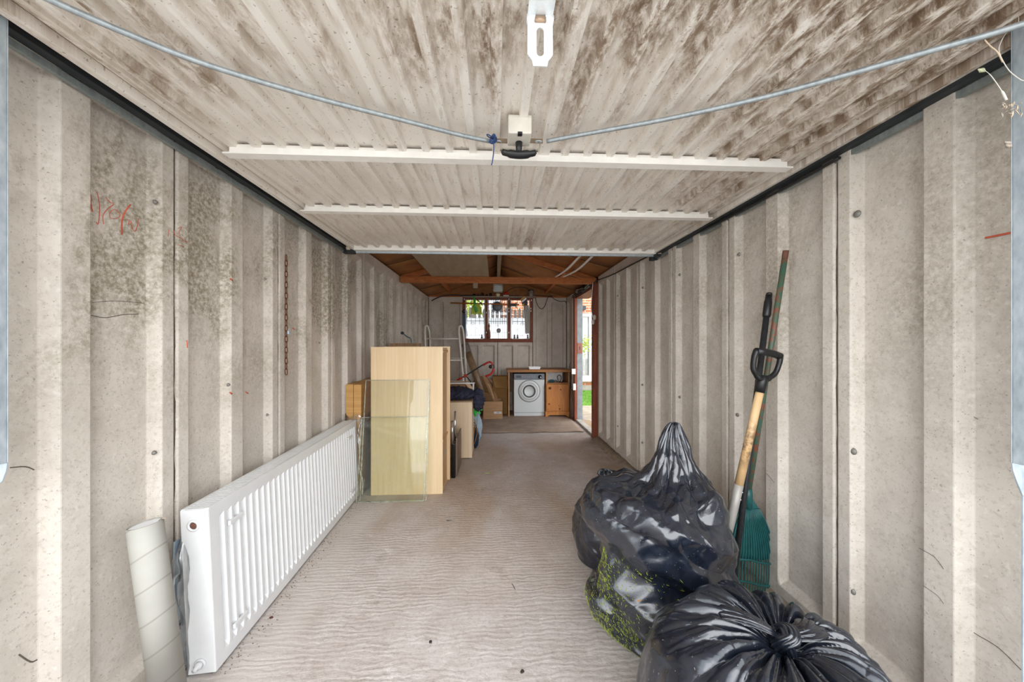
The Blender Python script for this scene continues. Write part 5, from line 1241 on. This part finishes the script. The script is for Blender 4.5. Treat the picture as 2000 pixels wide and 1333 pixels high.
# metal sunburst
sc0 = yb(971, 599, 6.78)
sb = thing('sunburst_ornament', 'dark metal sunburst ornament hanging in the middle window light', 'ornament', sc0)
M_iron = plain('dark_zinc', '6a7178', .5, .4, var=.3)
obj('disc', MB().lathe([(.088, 0), (.084, .008), (.05, .020), (0, .026)], sc0, (0, -1, 0), 28), M_iron, sb)
m = MB()
for k in range(40):
    a = 2 * PI * k / 40; L = .20 if k % 2 else .17; d_ = Vector((math.cos(a), 0, math.sin(a))); n_ = Vector((-d_.z, 0, d_.x)) * .009
    m.prism([sc0 + d_ * .075 - n_, sc0 + d_ * .075 + n_, sc0 + d_ * (L if k % 4 else L * .9)], (0, .004, 0))
obj('rays', m, M_iron, sb)
obj('hanger', MB().tube([sc0 + Vector((0, -.005, .1)), yb(971, 581, 6.79)], .002, 5), M_iron, sb)
# wrought iron grilles standing in the window
def scroll(c, r, a0, a1, turns=1, y=None):
    P = []
    for i in range(22):
        t = i / 21; a = a0 + (a1 - a0) * t; rr_ = r * (1 - .75 * t); P.append(c + Vector((rr_ * math.cos(a), 0, rr_ * math.sin(a))))
    return P
M_wi = plain('black_wrought_iron', '3d3a3c', .6, .3)
def grille(lab, pl, pr, pt, pb_, nb, rails, kind, y=6.90):
    g = thing('iron_grille', lab, 'grille', yb(pl, pb_, y), 'iron grilles behind the window')
    x0, x1 = yb(pl, 600, y).x, yb(pr, 600, y).x; z0, z1 = yb(900, pb_, y).z, yb(900, pt, y).z
    for i in range(nb + 1):
        x = x0 + (x1 - x0) * i / nb; obj('bar', MB().tube([(x, y, z0), (x, y, z1)], .004, 5), M_wi, g)
    for py in rails:
        z = yb(900, py, y).z; obj('rail', MB().tube([(x0, y, z), (x1, y, z)], .005, 5), M_wi, g)
    if kind:
        s_ = kind; c1 = Vector(((x0 + x1) / 2 - s_ * .05, y - .01, z0 + .25)); c2 = Vector(((x0 + x1) / 2 + s_ * .04, y - .01, z0 + .10))
        obj('scroll', MB().tube(scroll(c1, .045, PI * 1.5, -PI * 1.2), .004, 5), M_wi, g); obj('scroll', MB().tube(scroll(c2, .05, PI * .5, PI * 3.2), .004, 5), M_wi, g)
        obj('scroll', MB().tube([c1 + Vector((-s_ * .02, 0, -.05)), c2 + Vector((s_ * .02, 0, .05))], .004, 5), M_wi, g)
    return g
GY = YB + .106
grille('wrought iron scroll grille behind the left window light', 912, 945, 583, 657, 4, (627, 655), 1, GY)
grille('plain barred iron grille behind the middle window light', 955, 990, 583, 660, 8, (628, 650), 0, GY)
grille('wrought iron scroll grille behind the right window light', 1001, 1030, 583, 658, 3, (628, 656), -1, GY)
# packet and pale net on the right
pkp = thing('seed_packet', 'navy, yellow and white packet hanging at the top right of the window', 'packet', yb(1022, 585, 6.72))
obj('packet_body', MB().prism(yl([(1300, 425), (1385, 370), (1435, 480), (1430, 540), (1340, 555), (1325, 500)], 6.71), (0, .01, 0)), plain('packet_navy', '2d3149', .5), pkp)
obj('yellow_band', MB().prism(yl([(1300, 425), (1380, 372), (1388, 392), (1310, 450)], 6.707), (0, .003, 0)), plain('packet_yellow', 'd3a321', .5), pkp)
obj('yellow_band', MB().prism(yl([(1335, 520), (1370, 500), (1370, 545), (1342, 553)], 6.707), (0, .003, 0)), plain('packet_yellow', 'd3a321', .5), pkp)
obj('white_band', MB().prism(yl([(1318, 458), (1405, 395), (1412, 425), (1335, 490)], 6.707), (0, .003, 0)), M_white, pkp)
P = []
top = yl([(1345, 555), (1440, 540)], 6.76); bot = yl([(1400, 1070), (1485, 1060)], 6.80)
for j in range(20):
    t = j / 19; row = []
    for i in range(18):
        u = i / 17; a = top[0] * (1 - u) + top[1] * u; b = bot[0] * (1 - u) + bot[1] * u; p_ = a * (1 - t) + b * t
        row.append((p_.x + .012 * math.sin(3 * t + 1), p_.y + .012 * math.sin(u * 20), p_.z + (.012 * math.sin(u * 17) if j == 19 else 0)))
    P.append(row)
obj('pale_net', MB().grid(np.array(P)), plain('grey_white_net', 'b8b6ae', .8, var=.15, vs=30), label='pale grey net hanging down the right window light', cat='net', solid=.002, origin=top[0])
# ornaments on the sill
for lab, px, hh, col_, nm in (('brown wooden bottle-shaped ornament on the sill by the left mullion', 955, .27, '8a5a3a', 'wooden_ornament'),):
    p_ = yb(px, 660, 6.85); z0 = WZ0 + .076
    og = thing(nm, lab, 'ornament', (p_.x, 6.86, z0))
    obj('body', MB().lathe([(.028, 0), (.032, .05), (.026, .14), (.014, .19), (.016, .22), (.022, .25), (.010, .275), (0, .28)], (p_.x, 6.86, z0), n=16), wood('dark_turned', '6f4630', '96633f'), og)
    obj('stopper', MB().lathe([(.008, .275), (.012, .29), (0, .30)], (p_.x, 6.86, z0), n=10), M_black, og)
p_ = yb(974, 650, 6.85)
mr = thing('round_fan', 'small round grey disc on a stand on the middle window sill', 'ornament', (p_.x, 6.87, WZ0 + .076))
obj('disc', MB().lathe([(.042, -.004), (.044, 0), (.03, .006), (0, .007)], yb(974, 646, 6.86), (0, -1, 0), 24), plain('translucent_grey', '8f8b8c', .5), mr)
obj('stand', MB().tube([yb(974, 651, 6.86), (p_.x, 6.86, WZ0 + .078)], .004, 6), M_dark, mr)
for px, lab, s_ in ((941, 'dark little figurine on the left sill', .9), (1005, 'pair-shaped dark figurine on the right sill by the mullion', 1.0), (1011, 'dark figurine with light spots on the right sill', 1.0), (1031, 'dark figurine under the pale net on the right sill', 1.1)):
    p_ = yb(px, 658, 6.85); fg = thing('figurine', lab, 'figurine', (p_.x, 6.85, WZ0 + .076), 'sill figurines')
    z0 = WZ0 + .076
    obj('body', MB().lathe([(.016, 0), (.018, .02), (.013, .04), (.008, .05), (.013, .062), (.010, .075), (0, .08)], (p_.x, 6.85, z0), n=12), plain('fig_grey', '55575c', .4, var=.4, vs=90), fg)
    obj('base', MB().lathe([(.020, 0), (.020, .006), (0, .007)], (p_.x, 6.85, z0), n=12), M_dark, fg)
for xa, xb in ((915, 944), (1000, 1032)):
    a_, b_ = yb(xa, 661, 6.83), yb(xb, 661, 6.83)
    obj('sill_wire_tray', MB().tube([(a_.x, 6.84, a_.z + .03), (a_.x, 6.835, a_.z - .012), (b_.x, 6.835, a_.z - .012), (b_.x, 6.84, a_.z + .03)], .004, 6), M_white, label='white wire rail on the window sill below the %s light' % ('left' if xa < 950 else 'right'), cat='wire rail', group='sill wire rails', origin=(a_.x, 6.84, a_.z))
# pull cord with switch on the near jamb
p_ = atD(1160, 627, 4.72)
pcd = thing('pull_cord', 'white cord with two pale acorn switches hanging on the near door jamb', 'cord switch', (p_.x, p_.y, p_.z))
obj('cord', MB().tube(bez([atD(a, b, 4.72) for a, b in ((1158, 553), (1156, 580), (1155, 605), (1158, 620))], 6), .004, 6), M_white, pcd)
for a, b in ((1161, 620), (1158, 629)):
    obj('acorn', MB().lathe([(0, -.04), (.018, -.03), (.024, 0), (.016, .03), (0, .036)], atD(a, b, 4.72), n=14), plain('acorn', 'c8c4bd', .4), pcd)
# tangle of cables over the doorway
rr = random.Random(9)
tg = thing('cable_tangle', 'tangle of dark and pale cables stapled over the doorway', 'cables', (1.35, 5.4, 2.18))
for k in range(7):
    pts = []
    for i in range(9):
        y = 4.82 + (5.95 - 4.82) * i / 8; pts.append((1.345 + rr.uniform(-.02, .012), y, 2.155 + rr.uniform(-.035, .045)))
    obj('cable', MB().tube(bez(pts, 4), .006, 6), M_cable if k < 4 else plain('pale_cable', '9a968e', .6), tg)
# dark bracket outside, seen through the door
q = atD(1139, 601, 7.5)
# cobwebs at the right guide
M_web = plain('white_web', 'c9c4bc', .9, bump=0)
cw = thing('cobweb', 'white cobweb strands and fluff on the right steel guide', 'cobweb', atD(1975, 150, .88))
def w8(lst, z=.87): return [atD(1880 + a / 4.44, b / 4.44, z) for a, b in lst]
obj('strand', MB().tube(bez(w8([(530, 200), (440, 215), (380, 280), (330, 370), (315, 440), (350, 530), (410, 620), (500, 690), (533, 700)]), 5), .0010, 5), M_web, cw)
obj('strand', MB().tube(bez(w8([(533, 60), (490, 110), (485, 190)]), 4), .0008, 5), M_web, cw)
obj('strand', MB().tube(bez(w8([(190, 345), (240, 400), (300, 450), (350, 540)]), 4), .0016, 5), plain('tan_web', 'c9b49c', .9), cw)
obj('strand', MB().tube(bez(w8([(180, 600), (240, 650), (300, 730), (345, 800), (380, 870)]), 5), [.0006] * 5 + [.001] * 10 + [.003] * 6, 5), M_web, cw)
for k in range(26):
    c_ = w8([(340 + rr.random() * 190, 890 + rr.random() * 110)], .868)[0]
    d_ = Vector((rr.uniform(-1, 1), rr.uniform(-.3, .3), rr.uniform(-1, 1))) * .008
    obj('fluff', MB().tube([c_ - d_, c_, c_ + d_], [.0008, rr.uniform(.0012, .0028), .0006], 5, flat=.5), plain('fluff', '9a8f83', .95, bump=0) if k % 3 else plain('tan_web', 'c9b49c', .9), cw)
for k in range(4):
    c_ = atD(1966 + k * 2.2, 279 + (k % 2) * 6, .868); obj('fluff', MB().tube([c_ + Vector((-.006, 0, .003)), c_, c_ + Vector((.005, 0, -.005))], [.0008, .004, .0008], 5), plain('fluff', '9a8f83', .95, bump=0), cw)
for a_, b_ in (((1910, 135), (1925, 140)),): obj('fluff', MB().tube([atD(*a_, .95), atD(1918, 137, .95), atD(*b_, .95)], [.001, .006, .001], 5), plain('pale_lime_fluff', 'd7dcb4', .9), cw)

# ================================================================== OUTSIDE
M_lawn = plain('lawn_green', '6fa03c', .95, var=.35, vs=40, bump=.6, bs=90)
M_pave = plain('garden_paving', 'b9ab97', .9, var=.25, vs=6)
obj('ground_garden', MB().b2((-9, 7.06, -.17), (12, 16, -.03)), M_pave, kind='structure')
obj('ground_side', MB().b2((1.63, .56, -.17), (12, 7.05, -.02)), M_pave, kind='structure')
obj('ground_side', MB().b2((-9, .56, -.17), (-1.56, 7.05, -.02)), M_pave, kind='structure')
lw = obj('lawn', MB().b2((1.9, 7.6, -.03), (6, 9.75, .02)), M_lawn, label='bright green lawn seen through the side doorway', cat='lawn', kind='stuff')
gb = MB(); r3 = random.Random(3)
for k in range(5000):
    x, y = r3.uniform(1.95, 3.6), r3.uniform(7.62, 9.7); h = r3.uniform(.02, .05); a = r3.uniform(0, 6.28); w = .004
    gb.add([(x - w * math.cos(a), y - w * math.sin(a), .02), (x + w * math.cos(a), y + w * math.sin(a), .02), (x + r3.uniform(-.02, .02), y + r3.uniform(-.02, .02), .02 + h)], [(0, 1, 2)])
obj('grass_blades', gb, M_lawn, lw, kind='stuff')
# brick house
Mb = NT('pink_brick'); v = Mb.pos((1, 1, 1)); 
mp = Mb.n('ShaderNodeCombineXYZ'); sx = Mb.n('ShaderNodeSeparateXYZ'); Mb.l(v, sx.inputs[0]); Mb.l(sx.outputs[0], mp.inputs[0]); Mb.l(sx.outputs[2], mp.inputs[1])
bk = Mb.n('ShaderNodeTexBrick'); Mb.l(mp.outputs[0], bk.inputs['Vector'])
bk.inputs['Scale'].default_value = 1; bk.inputs['Brick Width'].default_value = .225; bk.inputs['Row Height'].default_value = .075; bk.inputs['Mortar Size'].default_value = .008
bk.inputs['Color1'].default_value = srgb('a8603f'); bk.inputs['Color2'].default_value = srgb('c07c58'); bk.inputs['Mortar'].default_value = srgb('cdb9a6')
Mb.color(bk.outputs['Color']); Mb.rough(.9); Mb.bump(bk.outputs['Fac'], -.5, .01)
HYc = 9.9
wp0 = atY(1124, 700, HYc).x; wp1 = atY(1160, 700, HYc).x + .3; wzb, wzt = atY(1140, 734, HYc).z, atY(1140, 613, HYc).z
hs_ = thing('brick_house', 'brick house with white framed patio window beyond the side doorway', 'house', (3, HYc, -.03))
hm = MB().b2((.15, HYc, -.03), (wp0, HYc + .25, 4.5)).b2((wp1, HYc, -.03), (8, HYc + .25, 4.5)).b2((wp0, HYc, wzt), (wp1, HYc + .25, 4.5)).b2((wp0, HYc, -.03), (wp1, HYc + .25, wzb - .1))
obj('brick_wall', hm, Mb.m, hs_)
M_upvc = plain('white_upvc', 'e9e9e6', .4, var=.02)
wfm = obj('window_frame', MB().b2((wp0, HYc - .05, wzt - .09), (wp1, HYc + .08, wzt)).b2((wp0, HYc - .05, wzb - .1), (wp1, HYc + .08, wzb)).b2((wp0, HYc - .05, wzb), (wp0 + .12, HYc + .08, wzt - .09)).b2((wp1 - .45, HYc - .05, wzb), (wp1 - .30, HYc + .08, wzt - .09)), M_upvc, hs_)
obj('window_sill', MB().b2((wp0, HYc - .12, wzb - .16), (wp1, HYc + .05, wzb - .1)), M_upvc, hs_)
obj('pane', MB().b2((wp0 + .12, HYc + .02, wzb), (wp1 - .45, HYc + .03, wzt - .09)), M_glass, hs_)
obj('room_behind', MB().b2((wp0 - .1, HYc + .6, wzb - .2), (wp1 + .1, HYc + .62, wzt + .1)), plain('green_grey_room', 'a9b8a8', .8), hs_)
P = []
xc0 = atY(1143, 700, HYc).x
for j in range(14):
    t = j / 13; z = wzt - .1 - (wzt - wzb - .1) * t; w = .32 - .10 * math.sin(PI * min(1, t * 1.1)) ; P.append([(xc0 + .06 + (i / 24 - .5) * w + .03 * t, HYc + .12 + .02 * math.sin(i * 1.3), z) for i in range(25)])
obj('curtain', MB().grid(np.array(P)), plain('white_curtain', 'f0f0ee', .9), hs_)
obj('plinth_render', MB().b2((wp0 - .6, HYc - .06, -.0), (8, HYc, wzb - .28)), plain('grey_render', 'a39b8f', .9), hs_)
q = atD(1139, 601, 9.6)
obj('wall_lantern', MB().b2((q.x - .05, q.y, q.z - .06), (q.x + .08, HYc, q.z + .05)), M_dark, hs_)
# wall, pickets and trees beyond the window
wy_ = 8.3
wz_ = atY(970, 622, wy_).z
obj('garden_wall', MB().b2((-3.2, wy_, -.03), (1.55, wy_ + .12, wz_)), plain('white_rendered_wall', 'dfe2e6', .8, var=.05), label='white rendered garden wall beyond the window', cat='garden wall')
fc = thing('picket_fence', 'grey picket fence standing above the white garden wall', 'fence', (-3, wy_ + .3, -.03))
M_pk = plain('grey_pickets', '5e5a56', .8, var=.3)
for k in range(36):
    x = -2.4 + k * .11; zt_ = atY(960, 606, wy_ + .3).z + r3.uniform(-.05, .02)
    obj('picket', MB().prism([(x, wy_ + .3, -.03), (x + .07, wy_ + .3, -.03), (x + .07, wy_ + .3, zt_), (x + .035, wy_ + .3, zt_ + .05), (x, wy_ + .3, zt_)], (0, .02, 0)), M_pk, fc)
obj('fence_rail', MB().b2((-2.4, wy_ + .32, 1.9), (1.6, wy_ + .36, 1.98)), M_pk, fc)
def tree(x, y, h, r, col_, lab, seed):
    tr = thing('garden_tree', lab, 'tree', (x, y, -.03)); q = random.Random(seed)
    obj('trunk', MB().tube([(x, y, -.03), (x + .05, y, h * .4), (x, y, h * .75)], [.10, .07, .03], 8), plain('bark', '5a4a3b', .9), tr)
    m = MB()
    for k in range(2600):
        u = q.uniform(-1, 1); a = q.uniform(0, 6.283); rr_ = r * q.uniform(.35, 1) ** .6; s_ = math.sqrt(1 - u * u)
        c = Vector((x + rr_ * s_ * math.cos(a), y + rr_ * s_ * math.sin(a), h * .72 + rr_ * u * 1.1)); d = Vector((q.gauss(0, 1), q.gauss(0, 1), q.gauss(0, 1))).normalized() * .06; e = d.cross(Vector((q.gauss(0, 1), q.gauss(0, 1), q.gauss(0, 1)))).normalized() * .03
        m.add([c - d, c + e, c + d, c - e], [(0, 1, 2, 3)])
    obj('leaves', m, plain('leaf_' + col_, col_, .8, var=.35, vs=3, bump=0), tr, kind='stuff')
tree(-1.25, 10.3, 3.1, 1.0, '9aa83a', 'yellow-green leafy tree behind the fence, seen in the left window light', 1)
tree(-4.3, 10.8, 3.4, 1.2, '6d8436', 'darker green tree further left behind the fence', 2)
# climbing plant by the patio window
pl_ = atY(1139, 668, 9.4); pt_ = thing('climbing_plant', 'sparse yellow-green shrub in front of the patio window', 'plant', (pl_.x, 9.4, -.03))
obj('stem', MB().tube([(pl_.x - .05, 9.4, -.03), (pl_.x - .06, 9.42, .7), (pl_.x - .02, 9.4, 1.4)], .012, 6), plain('bark', '5a4a3b', .9), pt_)
m = MB()
for k in range(90):
    c = Vector((pl_.x + r3.gauss(.02, .09), 9.4 + r3.gauss(0, .05), 1.32 + r3.gauss(0, .12) - .0)); d = Vector((r3.gauss(0, 1), 0.2, r3.gauss(0, 1))).normalized() * .035; e = Vector((-d.z, .3 * d.x, d.x)) * .5
    m.add([c - d, c + e, c + d, c - e], [(0, 1, 2, 3)])
obj('leaves', m, plain('leaf_9aa83a', '9aa83a', .8), pt_, kind='stuff')

# bits on the floor
for k, (px, py, col_, nm, lab) in enumerate(((952, 925, '8fcf5a', 'leaf_scrap', 'scrap of bright green leaf on the concrete floor'), (877, 1018, '5a554e', 'grit_smear', 'dark flat scrap on the floor in front of the glass sheets'), (1003, 1147, '3d362f', 'twig', 'thin dark twig on the floor left of the bin bags'),
        (841, 1256, '2b2724', 'pebble', 'small black pebble on the floor near the camera'), (1020, 1314, '3b342e', 'seed_husk', 'small dark husk on the floor at the bottom of the view'), (530, 1208, '5b3a2a', 'dead_leaf', 'small brown leaf at the foot of the radiator'))):
    p = atZ(px, py, 0); z = .003
    if nm == 'twig': m = MB().tube([p + Vector((-.008, .02, .003)), p + Vector((0, 0, .004)), p + Vector((.006, -.025, .003))], .0015, 5)
    else:
        n_ = 9; m = MB().prism([(p.x + (.013 if k < 2 else .008) * math.cos(2 * PI * i / n_) * random.uniform(.6, 1.2) * (1.6 if k < 2 else 1), p.y + .007 * math.sin(2 * PI * i / n_) * random.uniform(.6, 1.2), .0005) for i in range(n_)], (0, 0, .002 if k < 2 else .005))
    obj(nm, m, plain('bit_' + nm, col_, .8, bump=0), label=lab, cat=nm.split('_')[0] if nm != 'grit_smear' else 'scrap', origin=(p.x, p.y, 0))
dl = MB(); rq_ = random.Random(31)
for k in range(700):
    t = rq_.random(); side_ = rq_.random()
    if side_ < .55: x, y = A0.x + (A1.x - A0.x) * t + rq_.gauss(.03, .03), A0.y + (A1.y - A0.y) * t
    elif side_ < .8: x, y = rq_.gauss(-1.05, .10), rq_.gauss(2.9, .06)
    else: x, y = XR - abs(rq_.gauss(.07, .04)), rq_.uniform(2.3, 4.7)
    r_ = rq_.uniform(.0012, .004); a = rq_.uniform(0, 6.28)
    dl.add([(x + r_ * math.cos(a + q_), y + r_ * math.sin(a + q_), .001) for q_ in (0, 2.1, 4.2)] + [(x, y, .001 + r_)], [(0, 1, 3), (1, 2, 3), (2, 0, 3)])
obj('floor_grit', dl, plain('grit', '6b5947', .95, var=.4), kind='stuff', label='fine brown grit swept along the foot of radiator and walls', cat='grit')
